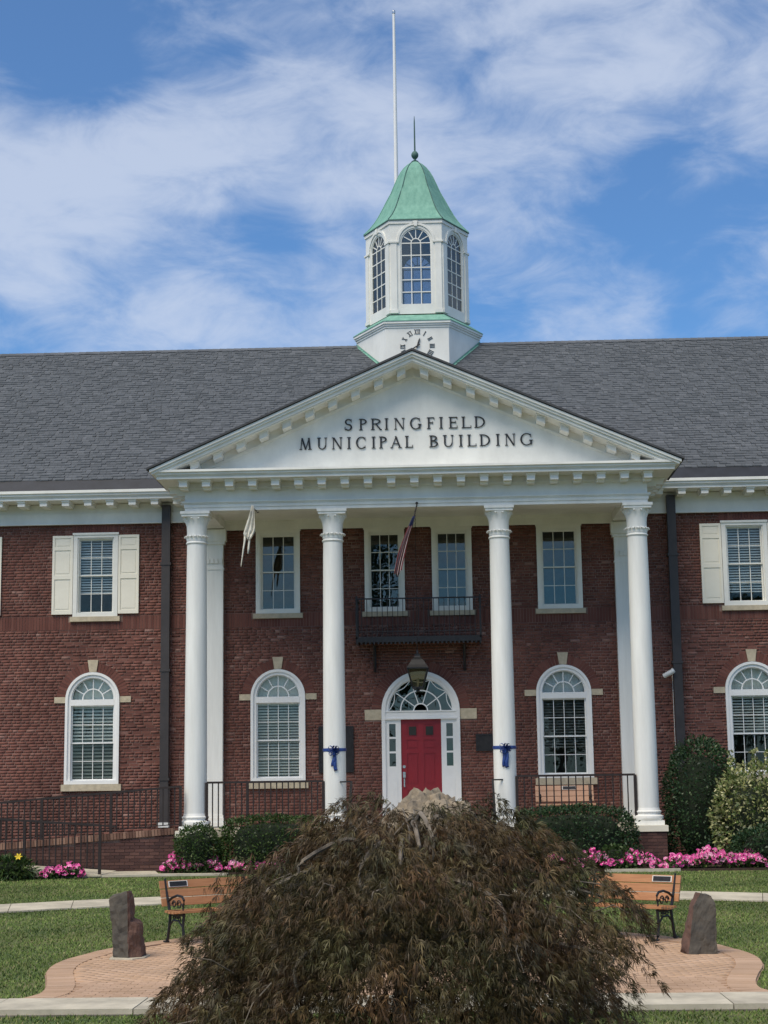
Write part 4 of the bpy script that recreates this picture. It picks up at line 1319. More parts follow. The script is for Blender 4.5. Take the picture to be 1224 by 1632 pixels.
# flags
fg = thing('furled_flag', (.04, -2.9, 7.78), 'limp red and white striped flag on short pole hanging below the entablature', 'flag')
pl_ = MB(); pl_.tube([(0, .0, -.02), (-.11, -.06, -.51)], .014, 8); pl_.tube([(0, .1, .02), (0, -.02, .0)], .02, 8); pl_.lathe([(.0, -.02), (.03, 0), (.03, .03), (0, .05)], 8)
pl_.build('pole', M['brown_iron'], fg)
def stripe_mat():
    mt = bpy.data.materials.new('striped_cloth'); mt.use_nodes = True; t = mt.node_tree; b = t.nodes['Principled BSDF']; b.inputs['Roughness'].default_value = .85
    uv = N(t, 'ShaderNodeUVMap'); sp = N(t, 'ShaderNodeSeparateXYZ'); L(t, uv.outputs[0], sp.inputs[0])
    mu = N(t, 'ShaderNodeMath', operation='MULTIPLY'); mu.inputs[1].default_value = 6.5; L(t, sp.outputs['X'], mu.inputs[0])
    fr_ = N(t, 'ShaderNodeMath', operation='FRACT'); L(t, mu.outputs[0], fr_.inputs[0])
    gt = N(t, 'ShaderNodeMath', operation='GREATER_THAN'); gt.inputs[1].default_value = .5; L(t, fr_.outputs[0], gt.inputs[0])
    mx = N(t, 'ShaderNodeMix', data_type='RGBA'); mx.inputs['A'].default_value = (.22, .035, .04, 1); mx.inputs['B'].default_value = (.42, .36, .36, 1); L(t, gt.outputs[0], mx.inputs['Factor'])
    g2 = N(t, 'ShaderNodeMath', operation='LESS_THAN'); g2.inputs[1].default_value = .17; L(t, sp.outputs['Y'], g2.inputs[0])
    mx2 = N(t, 'ShaderNodeMix', data_type='RGBA'); mx2.inputs['B'].default_value = (.03, .04, .12, 1)
    L(t, g2.outputs[0], mx2.inputs['Factor']); L(t, mx.outputs['Result'], mx2.inputs['A']); L(t, mx2.outputs['Result'], b.inputs['Base Color'])
    return mt
nu, nv = 40, 24; vv = []; uvs = []
for j in range(nv):
    v = j / (nv - 1)
    cx_ = -.06 - .34 * v - .06 * math.sin(v * 2.5); cz = -.28 - 1.32 * v
    wd = .022 + .07 * min(1, v * 1.5); dp = .03 + .08 * v
    for i in range(nu):
        u = i / (nu - 1)
        zig = math.sin(u * math.pi * 7 + v * 1.5)
        vv.append((cx_ + wd * (2 * u - 1) + .012 * math.cos(u * 17), -.06 - .04 * v + dp * zig * .6, cz + .05 * math.sin(u * 9) * v + .10 * u * v)); uvs.append((u, v))
ff = [(j * nu + i, j * nu + i + 1, (j + 1) * nu + i + 1, (j + 1) * nu + i) for j in range(nv - 1) for i in range(nu - 1)]
me = bpy.data.meshes.new('cloth'); me.from_pydata(vv, [], ff); me.materials.append(stripe_mat())
ul = me.uv_layers.new(name='UVMap')
for lp_ in me.loops: ul.data[lp_.index].uv = uvs[lp_.vertex_index]
me.polygons.foreach_set('use_smooth', [True] * len(me.polygons))
o = obj('cloth', me, fg); md = o.modifiers.new('thick', 'SOLIDIFY'); md.thickness = .004
tf = thing('torn_flag', (-3.54, -2.9, 7.79), 'tattered off-white cloth flag hanging from a hook left of centre', 'flag')
hk = MB(); hk.tube([(.03, .1, -.06), (.06, .02, -.08), (.10, -.03, -.14), (.13, -.03, -.12)], .012, 6); hk.tube([(.03, .1, -.06), (-.02, -.02, .0)], .014, 6)
hk.build('hook', M['iron'], tf)
def ragged(rows, amp, nfold, y0):
    vv = []; nu = 14
    for j, (xa, xb_, z) in enumerate(rows):
        for i in range(nu):
            u = i / (nu - 1)
            vv.append((xa + (xb_ - xa) * u, y0 + amp * math.sin(u * math.pi * nfold + j * .5), z + .03 * math.sin(u * 11 + j) * (j > 3)))
    return vv, [(j * nu + i, j * nu + i + 1, (j + 1) * nu + i + 1, (j + 1) * nu + i) for j in range(len(rows) - 1) for i in range(nu - 1)]
rows = [(-.05, .02, .02), (-.075, .035, -.12), (-.12, .04, -.28), (-.17, .045, -.42), (-.215, .05, -.55), (-.235, .035, -.62), (-.20, -.02, -.70), (-.17, -.08, -.78)]
v1, f1 = ragged(rows, .035, 5, -.04)
cb = MB(); cb.add(v1, f1)
for rws_ in ([(-.215, -.15, -.62), (-.225, -.175, -.8), (-.25, -.215, -1.0), (-.27, -.245, -1.2), (-.295, -.275, -1.4)], [(-.11, -.05, -.66), (-.12, -.075, -.85), (-.135, -.09, -1.0), (-.14, -.11, -1.12)]):
    v1, f1 = ragged(rws_, .01, 2, -.04); cb.add(v1, f1)
cb.v = [(x * .92, y, z * .93) for x, y, z in cb.v]
o = cb.build('cloth', M['torn'], tf, smooth=True); md = o.modifiers.new('thick', 'SOLIDIFY'); md.thickness = .005

# security camera and cable
sc = thing('security_camera', (5.82, -.2, 4.19), 'small white security camera beside the right downspout', 'camera')
b = MB(); b.lathe([(.0, -.16), (.052, -.16), (.056, -.15), (.056, .1), (.045, .12), (0, .12)], 14); b.xf(Matrix.Translation((-.09, -.06, -.01)) @ Matrix.Rotation(R(62), 4, 'Y') @ Matrix.Rotation(R(18), 4, 'X'))
b.build('body', M['plastic'], sc, smooth=True)
b = MB(); b.lathe([(.06, .0), (.06, .04), (.03, .06), (.03, .16)], 12); b.xf(Matrix.Translation((.02, .18, .06)) @ Matrix.Rotation(R(90), 4, 'X')); b.build('mount', M['plastic'], sc, smooth=True)
b = MB(); b.tube([(.0, .18, 0), (0, .185, -1.2), (.01, .185, -2.6), (.01, .185, -3.6)], .008, 5); b.build('cable', M['plastic'], sc)

# ------------------------------------------------------------------ railings
def railing(name, p0, p1, h, label, nbal, ma, base=.08, posts=None, group='iron railings', extra_top=0):
    p0, p1 = Vector(p0), Vector(p1)
    t_ = thing(name, p0, label, 'railing', group)
    d = p1 - p0
    r_ = MB(); r_.bar((0, 0, h), tuple(d + Vector((0, 0, h))), .055, .045); r_.build('handrail', ma, t_)
    r_ = MB(); r_.bar((0, 0, base), tuple(d + Vector((0, 0, base))), .025, .02); r_.build('bottom_rail', ma, t_)
    bm = MB().box(-.0125, .0125, -.0125, .0125, base, h - .01).mesh('baluster', ma)
    pm2 = MB().box(-.028, .028, -.028, .028, 0, h).mesh('post', ma)
    for k in range(nbal + 1):
        q = d * (k / nbal)
        if k in (posts or (0, nbal)): obj('post', pm2, t_, q)
        else: obj('baluster', bm, t_, q)
    return t_
railing('porch_railing', (-4.58, -2.62, .82), (-2.07, -2.62, .82), 1.02, 'brown iron porch railing between the two left columns', 20, M['brown_iron'], posts=(0, 7, 20))
railing('porch_railing', (2.07, -2.62, .82), (4.58, -2.62, .82), 1.07, 'brown iron porch railing between the two right columns', 16, M['brown_iron'], posts=(0, 16))
for x, lab in ((-1.45, 'curled iron stair handrail at the left side of the front steps'), (1.55, 'stepped iron stair handrail at the right side of the front steps')):
    t_ = thing('stair_railing', (x, -2.9, .7), lab, 'railing', 'iron railings')
    b = MB(); b.bar((0, 0, 1.12), (0, -1.35, .62 - .3), .045, .03)
    cx_ = [(0, -1.35 - .1 * math.sin(a), .32 - .1 + .1 * math.cos(a)) for a in np.linspace(0, 5, 12)]; b.tube(cx_, .014, 6)
    b.build('handrail', M['iron'], t_)
    for k in range(7):
        y = -.0 - k * .22; MB().box(-.01, .01, y - .01, y + .01, -.6 * k / 6, 1.12 - .59 * k * .22).build('baluster', M['iron'], t_)
    b = MB(); b.bar((0, 0, 1.12), (-.25 if x < 0 else .25, .2, 1.12), .03, .03); b.build('return_rail', M['iron'], t_)

# ------------------------------------------------------------------ access ramp
ramp = thing('access_ramp', (-7.2, -2.9, 0), 'brick access ramp wall with upright cap bricks rising towards the porch', 'ramp')
def capz(x): return .905 + (x + 5.18) * .0755
rw = MB(); rw.prism([(-13 + 7.2, 0), (-5.22 + 7.2, 0), (-5.22 + 7.2, capz(-5.22) - .13), (-13 + 7.2, capz(-13) - .13)], -.02, .14)
rwo = rw.build('ramp_wall', M['mortar'], ramp)
Bn, Bf = [], []
for row in range(13):
    z0 = row * CH; x = -12.9 + (0 if row % 2 else .1)
    while x < -5.23:
        x1 = min(x + .2, -5.23)
        if x1 - x > .03 and z0 + CH < capz(x) - .125:
            (Bn if (x > -8.9) else Bf).append((x + 7.2, x1 + 7.2, -.04 + random.uniform(-.002, .002), -.015, z0 + .005, z0 + CH - .005))
        x = x1 + .0105
for b in Bn[:300]: MB().box(*b).build('brick', M['dark_brick'], rwo)
if Bf + Bn[300:]: obj('brick_field', boxes_mesh('brick_field', Bf + Bn[300:], M['dark_brick']), rwo, kind='stuff')
cpm = MB().box(-.029, .029, -.075, .155, -.13, 0).mesh('cap_brick', M['cap_brick'])
x = -9.4
while x < -5.25:
    o = obj('cap_brick', cpm, ramp, (x + 7.2, 0, capz(x))); o.rotation_euler = (0, -math.atan(.0755), 0); x += CH
rs = MB(); rs.prism([(-13 + 7.2, capz(-13) - .3), (-5.2 + 7.2, .6), (-5.2 + 7.2, .815), (-13 + 7.2, capz(-13) - .1)], .15, 1.5); rs.build('ramp_slab', M['concrete'], ramp)
ls = MB(); ls.prism([(-13 + 7.2, 0), (-6.45 + 7.2, 0), (-6.45 + 7.2, .03), (-13 + 7.2, .50)], -1.62, -.06); ls.build('lower_slab', M['concrete'], ramp)
railing('ramp_railing', (-9.6, -2.78, capz(-9.6) + .0), (-5.12, -2.78, capz(-5.12)), .86, 'dark iron ramp railing rising along the brick wall towards the left column', 36, M['brown_iron'], posts=(0, 12, 24, 36), base=.07)
lr = railing('ramp_railing', (-9.6, -4.4, .26), (-6.5, -4.4, .03), .98, 'lower dark iron ramp railing ending in a post beside the lawn', 24, M['brown_iron'], posts=(0, 12, 24), base=.12)
b = MB(); b.bar((3.1, 0, .98 - .23), (3.42, 0, .98 - .26), .05, .035); b.tube([(3.42, 0, .72), (3.46, 0, .66), (3.40, 0, .62)], .015, 6); b.build('rail_end', M['brown_iron'], lr)

# ------------------------------------------------------------------ benches
def bench(name, loc, rz, label, group, slat, length=1.5, plate=-1, grid=False):
    t_ = thing(name, loc, label, 'bench', group, rz)
    hl = length / 2
    # local: faces -Y, back at +Y
    sp = [(-.235, .425), (-.15, .415), (-.06, .405), (.03, .405), (.12, .415)]
    for y, z in sp:
        MB().box(-hl, hl, y - .036, y + .036, z, z + .03).build('seat_slat', M[slat], t_)
    a = R(16)
    for k, z in enumerate((.50, .62, .74)):
        y = .19 + (z - .45) * math.tan(a)
        b = MB(); b.box(-hl, hl, -.014, .014, -.056, .056); b.xf(Matrix.Translation((0, y + .034, z + .05)) @ Matrix.Rotation(-a, 4, 'X'))
        o = b.build('back_slat', M[slat], t_)
        if k == 2:
            xp = plate * (hl - .29)
            pl = MB(); pl.box(xp - .155, xp + .155, -.022, -.015, -.042, .042); pl.xf(Matrix.Translation((0, y + .034, z + .05)) @ Matrix.Rotation(-a, 4, 'X')); bd = pl.build('plate_border', M['plate_white'], t_)
            pl = MB(); pl.box(xp - .14, xp + .14, -.027, -.022, -.034, .034); pl.xf(Matrix.Translation((0, y + .034, z + .05)) @ Matrix.Rotation(-a, 4, 'X')); pl.build('name_plate', M['bronze'], t_)
    for s in (-1, 1):
        x = s * (hl - .09); e = MB()
        e.tube([(x, .25, 0), (x, .215, .06), (x, .18, .22), (x, .15, .38), (x, .19, .48), (x, .27, .70), (x, .315, .86), (x, .30, .875)], [.026, .022, .02, .024, .022, .018, .016, .012], 7)
        e.tube([(x, -.27, 0), (x, -.235, .06), (x, -.20, .22), (x, -.225, .38), (x, -.24, .41)], [.026, .022, .02, .022, .018], 7)
        e.tube([(x, -.24, .40), (x, -.1, .385), (x, .05, .385), (x, .16, .40)], .02, 6)
        e.tube([(x, -.20, .22), (x, -.08, .31), (x, .07, .31), (x, .18, .22)], .015, 6)
        e.tube([(x, .215, .56), (x, .10, .62), (x, -.04, .655), (x, -.17, .645), (x, -.225, .60), (x, -.225, .54), (x, -.185, .52), (x, -.165, .55)], [.018] * 5 + [.015, .013, .01], 6)
        e.tube([(x, -.22, .42), (x, -.20, .48), (x, -.225, .55)], .014, 6)
        for cy, cz, r0 in ((-.09, .53, .065), (.05, .53, .055), (-.1, .335, .04), (.04, .345, .04), (-.03, .36, .03)):
            e.tube([(x, cy + r0 * math.cos(q) * (1 - q / 14), cz + r0 * math.sin(q) * (1 - q / 14)) for q in np.linspace(0, 8, 14)], .010, 5)
        e.box(x - .03, x + .03, -.32, -.24, 0, .018); e.box(x - .03, x + .03, .22, .30, 0, .018)
        e.build('end_frame', M['iron'], t_, smooth=True)
    return t_
def bench_at(name, foot_back, foot_front, side, label):
    fb, ff_ = Vector(foot_back), Vector(foot_front)
    f_ = (ff_ - fb).normalized()
    rz = math.atan2(f_.y, f_.x) + math.pi / 2        # local -Y -> facing
    mid = (fb + ff_) / 2
    xl = Vector((math.cos(rz), math.sin(rz)))
    c = mid + xl * side * (.75 - .09)
    o = bench(name, (c.x, c.y, gz(c.y) + .016), rz, label, 'park benches on the paved circle', 'slat', 1.5, -side)
    return o
bench_at('park_bench', (-3.42, -14.35), (-3.10, -14.74), 1, 'wood slat bench with iron arms beside the tall narrow standing stone')
bench_at('park_bench', (3.74, -14.42), (3.44, -14.82), -1, 'wood slat bench with iron arms beside the wedge-shaped standing stone')
pb_ = bench('porch_bench', (3.21, -.95, .82), 0, 'pinkish slatted bench on the porch under the right arched window', None, 'slat_pink', 1.3, .3)

# ------------------------------------------------------------------ stones
def rough(o, strength, scale, lev=3, seed=0):
    me = o.data
    import bmesh
    bm = bmesh.new(); bm.from_mesh(me)
    bmesh.ops.triangulate(bm, faces=bm.faces)
    for _ in range(lev): bmesh.ops.subdivide_edges(bm, edges=bm.edges[:], cuts=1, use_grid_fill=True)
    bm.normal_update()
    for v in bm.verts:
        p = Vector(v.co) * scale + Vector((seed, seed * 1.7, 0))
        v.co += v.normal * (mnoise.fractal(p, .8, 2.2, 5) * strength)
    bm.to_mesh(me); bm.free()
def hull(name, pts, mats, lab, loc, red):
    import bmesh
    bm = bmesh.new()
    for p in pts: bm.verts.new(p)
    bmesh.ops.convex_hull(bm, input=bm.verts[:])
    bmesh.ops.recalc_face_normals(bm, faces=bm.faces[:])
    me = bpy.data.meshes.new(name)
    for f in bm.faces: f.material_index = 1 if red(f.normal, f.calc_center_median()) else 0
    bm.to_mesh(me); bm.free()
    for q in mats: me.materials.append(q)
    return me
st = thing('standing_stone', (-3.68, -15.85, -.43), 'tall narrow dark standing stone with stepped reddish right face', 'stone', 'standing stones on the paved circle')
pts = [(-.17, -.12, 0), (.05, -.22, 0), (.07, .16, 0), (-.17, .16, 0), (-.24, -.10, .76), (-.22, -.08, .81), (.01, -.15, .88), (.02, .14, .86), (-.22, .14, .79), (.05, -.12, .75), (.05, .13, .75)]
me = hull('main_block', pts, [M['slate'], M['redrock']], '', None, lambda n, c: n.x > .55)
o = obj('main_block', me, st); rough(o, .03, 5, 4, 3)
pts = [(.04, -.21, 0), (.21, -.10, 0), (.22, .14, 0), (.04, .16, 0), (.04, -.19, .50), (.17, -.10, .42), (.17, .10, .44), (.04, .14, .52), (.14, -.12, .47)]
me = hull('side_block', pts, [M['slate'], M['redrock']], '', None, lambda n, c: True)
o = obj('side_block', me, st); rough(o, .03, 6, 4, 9)
MB().prism_z([(-.2, -.24), (.12, -.30), (.25, -.14), (.26, .2), (-.22, .2)], -.02, .02).build('mortar_foot', M['concrete'], st)
st = thing('standing_stone', (3.84, -15.95, -.43), 'wedge-shaped dark grey standing stone with reddish sloping left face', 'stone', 'standing stones on the paved circle')
pts = [(-.17, -.18, 0), (.21, -.17, 0), (.22, .15, 0), (-.24, .15, 0), (-.24, -.05, .06), (.21, -.16, .55), (.17, -.12, .74), (.02, -.12, .78), (.17, .13, .72), (.0, .13, .77), (-.07, -.12, .60), (-.08, .10, .62)]
me = hull('block', pts, [M['slate'], M['redrock']], '', None, lambda n, c: n.x < -.45)
o = obj('block', me, st); rough(o, .02, 6, 4, 5)
import bmesh
bm = bmesh.new(); bmesh.ops.create_icosphere(bm, subdivisions=5, radius=1)
for v in bm.verts:
    p = v.co.copy()
    d = 1 + .16 * mnoise.noise(p * 1.3 + Vector((3, 1, 2))) + .13 * mnoise.fractal(p * 2.6, .6, 2.1, 6) - .09 * abs(mnoise.noise(p * 5)) - .04 * abs(mnoise.noise(p * 13))
    v.co = Vector((p.x * .80 * d, p.y * .6 * d, p.z * 1.14 * d))
    v.co.x += .14 * (v.co.z > 0) * v.co.z
    if v.co.z > .5: v.co.z = .5 + (v.co.z - .5) * .9
me = bpy.data.meshes.new('boulder'); bm.to_mesh(me); bm.free(); me.materials.append(M['boulder'])
o = obj('boulder', me, None, (.30, -14.6, .66)); tag(o, 'large rough tan boulder half hidden behind the maple top', 'boulder')

# ------------------------------------------------------------------ flagpole behind the building
fp = thing('flagpole', (-.74, 14.0, 0), 'tall thin white flagpole rising behind the green cupola roof', 'flagpole')
MB().lathe([(.13, 0), (.12, 8), (.085, 18), (.045, 27.55)], 12).build('pole', M['flagpole'], fp, smooth=True)
MB().lathe([(.0, 27.5), (.055, 27.55), (.06, 27.6), (.055, 27.65), (0, 27.7)], 10).build('truck', M['steel'], fp, smooth=True)

# ------------------------------------------------------------------ vegetation
def leaf_cloud(P, Nn, size, rs, aspect=.5, spread=.8, droop=0.):
    """kite leaves at points P, roughly facing normals Nn"""
    n = len(P)
    d = Nn + rs.normal(0, spread, (n, 3)); d[:, 2] -= droop
    d /= np.linalg.norm(d, axis=1)[:, None] + 1e-9
    r_ = rs.normal(0, 1, (n, 3)); s = np.cross(d, r_); s /= np.linalg.norm(s, axis=1)[:, None] + 1e-9
    L_ = size * rs.uniform(.6, 1.3, n)[:, None]
    a = P; tip = P + d * L_; mid = P + d * L_ * .5
    u = np.cross(d, s) * L_ * .08
    V = np.stack([a, mid + s * L_ * aspect / 2 + u, tip, mid - s * L_ * aspect / 2 + u], 1).reshape(-1, 3)
    F = np.arange(4 * n).reshape(n, 4)
    return V, F
def shrub(name, loc, rad, n, size, ma, label, cat, group=None, seed=0, box=.0, lump=.18, aspect=.5, droop=0., stems=5, spikes=0):
    rs = np.random.default_rng(seed)
    t_ = thing(name, loc, label, cat, group)
    u = rs.normal(0, 1, (n, 3)); u /= np.linalg.norm(u, axis=1)[:, None]
    lowm = u[:, 2] < 0; hz = np.sqrt(u[:, 0] ** 2 + u[:, 1] ** 2)[:, None] + 1e-6
    u[:, :2] = np.where(lowm[:, None], u[:, :2] / hz * (.88 + .12 * hz), u[:, :2])
    if box:
        mx = np.max(np.abs(u), axis=1)[:, None]; u2 = u / mx; u = u * (1 - box) + u2 * box * .86
    lumpv = np.array([mnoise.noise(Vector(p) * 2.2 + Vector((seed, 0, 0))) + .6 * mnoise.noise(Vector(p) * 5 + Vector((0, seed, 0))) for p in u])
    rr = (1 + lump * lumpv)[:, None] * (1 - .22 * rs.random((n, 1)) ** 2) + (rs.random((n, 1)) < .05) * rs.uniform(0, .09, (n, 1))
    P = u * rr * np.array(rad); P[:, 2] += rad[2] * .98
    P[:, 2] = np.maximum(P[:, 2], .02)
    nr_ = u / np.array(rad); nr_ /= np.linalg.norm(nr_, axis=1)[:, None]
    if spikes:
        k = rs.integers(0, 6, spikes); base = rs.uniform(-.7, .7, (6, 2)); hh_ = rs.random(spikes)
        ps = np.stack([base[k, 0] * rad[0] + rs.normal(0, .035, spikes), base[k, 1] * rad[1] + rs.normal(0, .035, spikes), rad[2] * (1.75 + .55 * hh_)], 1)
        P = np.vstack([P, ps]); nr_ = np.vstack([nr_, np.tile((0, 0, 1.), (spikes, 1))])
    V, F = leaf_cloud(P, nr_, size, rs, aspect, .75, droop)
    obj('foliage', fast_mesh('foliage', V, F, ma), t_, kind='stuff')
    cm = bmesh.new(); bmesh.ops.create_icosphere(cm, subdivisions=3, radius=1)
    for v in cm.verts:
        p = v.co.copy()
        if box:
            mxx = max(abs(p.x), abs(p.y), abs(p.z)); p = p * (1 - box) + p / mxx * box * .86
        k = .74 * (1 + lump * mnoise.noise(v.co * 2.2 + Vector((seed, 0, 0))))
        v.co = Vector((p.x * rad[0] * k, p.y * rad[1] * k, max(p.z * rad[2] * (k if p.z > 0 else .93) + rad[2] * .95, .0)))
    me = bpy.data.meshes.new('inner_shade_core'); cm.to_mesh(me); cm.free(); me.materials.append(M['core']); obj('inner_shade_core', me, t_)  # solid dark core, painted as the shaded inside of the shrub
    sm_ = MB()
    for k in range(stems):
        a = rs.uniform(0, 6.28); q = rs.uniform(.2, .6)
        sm_.tube([(.1 * math.cos(a), .1 * math.sin(a), 0), (q * rad[0] * math.cos(a), q * rad[1] * math.sin(a), rad[2])], [.02, .008], 5)
    sm_.build('stem', M['bark'], t_)
    return t_
shrub('boxwood', (-4.6, -3.75, 0), (.46, .42, .50), 4200, .06, M['hedge'], 'small rounded green boxwood in front of the left column', 'shrub', 'porch shrubs', 1, box=.3)
shrub('clipped_hedge', (-3.05, -3.55, 0), (1.22, .42, .60), 7500, .065, M['hedge'], 'clipped green hedge below the left porch railing', 'hedge', 'porch shrubs', 2, box=.55, lump=.10)
shrub('clipped_hedge', (3.20, -3.6, 0), (1.36, .48, .66), 9000, .065, M['yew'], 'clipped dark green hedge below the right porch railing', 'hedge', 'porch shrubs', 3, box=.5, lump=.12)
shrub('yew_bush', (6.05, -2.0, 0), (.80, .80, 1.36), 9000, .075, M['yew'], 'tall dark green yew bush beside the right column', 'shrub', None, 4, box=.12, lump=.10)
shrub('variegated_shrub', (7.15, -2.95, 0), (1.0, .7, 1.02), 7000, .085, M['vari'], 'cream and green variegated shrub at the right edge', 'shrub', None, 5, lump=.22, aspect=.6, spikes=500)
shrub('low_shrub', (7.3, -3.75, 0), (.95, .5, .42), 5000, .07, M['yew'], 'low dark green shrub in front of the variegated shrub', 'shrub', None, 6, lump=.15)
shrub('leafy_shrub', (3.95, -4.15, 0), (.32, .25, .24), 900, .075, M['hedge'], 'small bright green leafy plant among the pink petunias', 'plant', None, 7)

# petunias: each blossom a part
def blossom_mesh(r):
    mb = MB(); n = 10; vv = [(0, 0, -.25 * r)]
    for k in range(n):
        a = 2 * math.pi * k / n; q = r * (1.0 if k % 2 == 0 else .86); vv.append((q * math.cos(a), q * math.sin(a), .06 * r * (1 if k % 2 else -1)))
    mb.add(vv, [(0, 1 + k, 1 + (k + 1) % n) for k in range(n)])
    mb.cur = 1
    e = [(0, 0, .0)] + [(r * .28 * math.cos(2 * math.pi * k / 6), r * .28 * math.sin(2 * math.pi * k / 6), -.12 * r + .012) for k in range(6)]
    mb.add(e, [(0, 1 + k, 1 + (k + 1) % 6) for k in range(6)])
    return mb.mesh('blossom', [M['petunia'], M['petal_eye']])
blm = [blossom_mesh(r) for r in (.06, .07, .05)]
def petunias(x0, x1, y0, y1, h, n, label, seed, dens=None):
    rs = random.Random(seed)
    t_ = thing('petunia_clump', ((x0 + x1) / 2, (y0 + y1) / 2, gz((y0 + y1) / 2)), label, 'flowers', 'pink petunia beds')
    w, d = (x1 - x0) / 2, (y1 - y0) / 2
    rn = np.random.default_rng(seed)
    m_ = int(n * 6)
    P = np.stack([rn.uniform(-w, w, m_), rn.uniform(-d, d, m_), rn.random(m_)], 1)
    hm = h * (.45 + .55 * (1 - (P[:, 0] / w) ** 4)) * (.8 + .2 * np.sin(P[:, 0] * 7 + seed)) * (.6 + .4 * (P[:, 1] + d) / (2 * d))
    P[:, 2] = P[:, 2] ** .6 * hm
    V, F = leaf_cloud(P, np.tile((0, -.3, .8), (m_, 1)), .075, rn, .6, .9)
    obj('leaves', fast_mesh('leaves', V, F, M['hedge']), t_, kind='stuff')
    for k in range(n):
        x = rs.uniform(-w, w); y = rs.uniform(-d, d)
        z = h * (.45 + .55 * (1 - (x / w) ** 4)) * (.8 + .2 * math.sin(x * 7 + seed)) * (.6 + .4 * (y + d) / (2 * d)) * rs.uniform(.45, 1.08)
        o = obj('blossom', rs.choice(blm), t_, (x, y, z + .02)); o.rotation_euler = (R(rs.uniform(25, 85)), 0, R(rs.uniform(-50, 50))); 
petunias(5.0, 6.95, -4.46, -3.9, .42, 290, 'broad bed of pink petunias at the foot of the yew bush', 21)
petunias(2.5, 4.95, -4.46, -4.0, .42, 210, 'pink petunias in front of the right hedge beside the maple', 22)
petunias(-5.3, -4.1, -4.1, -3.72, .42, 150, 'pink petunias in front of the boxwood by the left column', 23)
petunias(-4.0, -2.6, -4.06, -3.8, .30, 40, 'sparse pink petunias behind the left edge of the maple', 24)
petunias(-7.62, -6.8, -4.80, -4.5, .32, 110, 'small mound of pink petunias beside the lower ramp post', 25)
t_ = shrub('lily_clump', (-8.35, -4.75, 0), (.55, .3, .20), 1400, .13, M['hedge'], 'grassy green clump with a few yellow flowers at the left edge', 'plant', None, 31, aspect=.25, lump=.3)
for x, z in ((.32, .42), (-.3, .38), (-.12, .40)):
    b = MB()
    for k in range(6):
        a = 2 * math.pi * k / 6; b.add([(0, 0, 0), (.05 * math.cos(a - .4), .05 * math.sin(a - .4), .03), (.085 * math.cos(a), .085 * math.sin(a), .03), (.05 * math.cos(a + .4), .05 * math.sin(a + .4), .03)], [(0, 1, 2, 3)])
    b.xf(Matrix.Rotation(R(60), 4, 'X')).build('blossom', M['yellow'], t_, loc=(x, -.15, z))
    MB().tube([(x, -.13, .1), (x, -.14, z)], .005, 4).build('flower_stem', M['hedge'], t_)

# laceleaf maple ------------------------------------------------------
MC = Vector((.30, -26.0, -.44))
maple = thing('laceleaf_maple', MC, 'dark reddish-brown laceleaf maple mounded in the foreground', 'tree')
rs = np.random.default_rng(5)
tk = MB(); tk.tube([(0, 0, 0), (.05, .02, .35), (-.04, .05, .7), (.05, 0, 1.05), (0, .05, 1.4)], [.12, .10, .085, .07, .05], 10)
tk.build('trunk', M['bark'], maple, smooth=True)
DZ = [-.2, .44, .74, .92, 1.19, 1.37, 1.58, 1.68, 1.82, 2.02, 2.08, 2.13]
DL = [1.92, 1.85, 1.72, 1.62, 1.49, 1.37, 1.23, 1.08, .88, .58, .36, .0]
DR = [1.10, 1.17, 1.30, 1.41, 1.51, 1.55, 1.48, 1.36, 1.12, .76, .50, .0]
def dome(az, el):
    """crown surface: azimuth (0 = +X), el 0 rim .. 1 top"""
    ca, sa = math.cos(az), math.sin(az)
    z = .22 + 1.88 * math.sin(el * math.pi / 2) ** .95
    t = (1 + ca) / 2
    r = float(np.interp(z, DZ, DL)) * (1 - t) + float(np.interp(z, DZ, DR)) * t
    lm = 1 + .19 * mnoise.noise(Vector((ca * 2.3, sa * 2.3, z * 2.6)))
    return Vector((r * ca * lm, r * sa * lm, z + .10 * mnoise.noise(Vector((ca * r * 2.2, sa * r * 2.2, 5)))))
limbs = []
for k in range(26):
    az = 2 * math.pi * k / 26 + rs.uniform(-.1, .1); el = rs.uniform(.25, .85)
    e = dome(az, el) * .93
    h0 = rs.uniform(.7, 1.35)
    mid = Vector((e.x * .45, e.y * .45, max(h0, e.z) + .12))
    out = Vector((e.x * 1.0, e.y * 1.0, e.z - rs.uniform(.05, .3)))
    pts = [Vector((0, .03, h0)), Vector((e.x * .2, e.y * .2, h0 + .22)), mid, e, out]
    limbs.append(pts)
    tb = MB(); tb.tube(catm := [tuple(p) for p in [Vector(q) for q in catmull([tuple(p) for p in pts], 4)]], list(np.linspace(.035, .006, len(catm))), 6)
    tb.build('limb', M['bark'], maple, smooth=True)
tw = MB()
for k in range(60):
    az = rs.uniform(0, 2 * math.pi); el = rs.uniform(.1, .95)
    p = dome(az, el) * rs.uniform(.9, 1.03); d = Vector((math.cos(az), math.sin(az), rs.uniform(-.9, .5))) * rs.uniform(.2, .45)
    j = Vector((rs.uniform(-.08, .08), 0, rs.uniform(-.05, .08)))
    tw.tube([tuple(p), tuple(p + d * .5 + j), tuple(p + d * .8 + j * 2 - Vector((0, 0, .06)))][::-1] if False else [tuple(p - d * .5), tuple(p + j), tuple(p + d * .4 + j - Vector((0, 0, .05)))], [.006, .0045, .002], 4)
tw.build('twig', M['bark'], maple, kind='stuff')
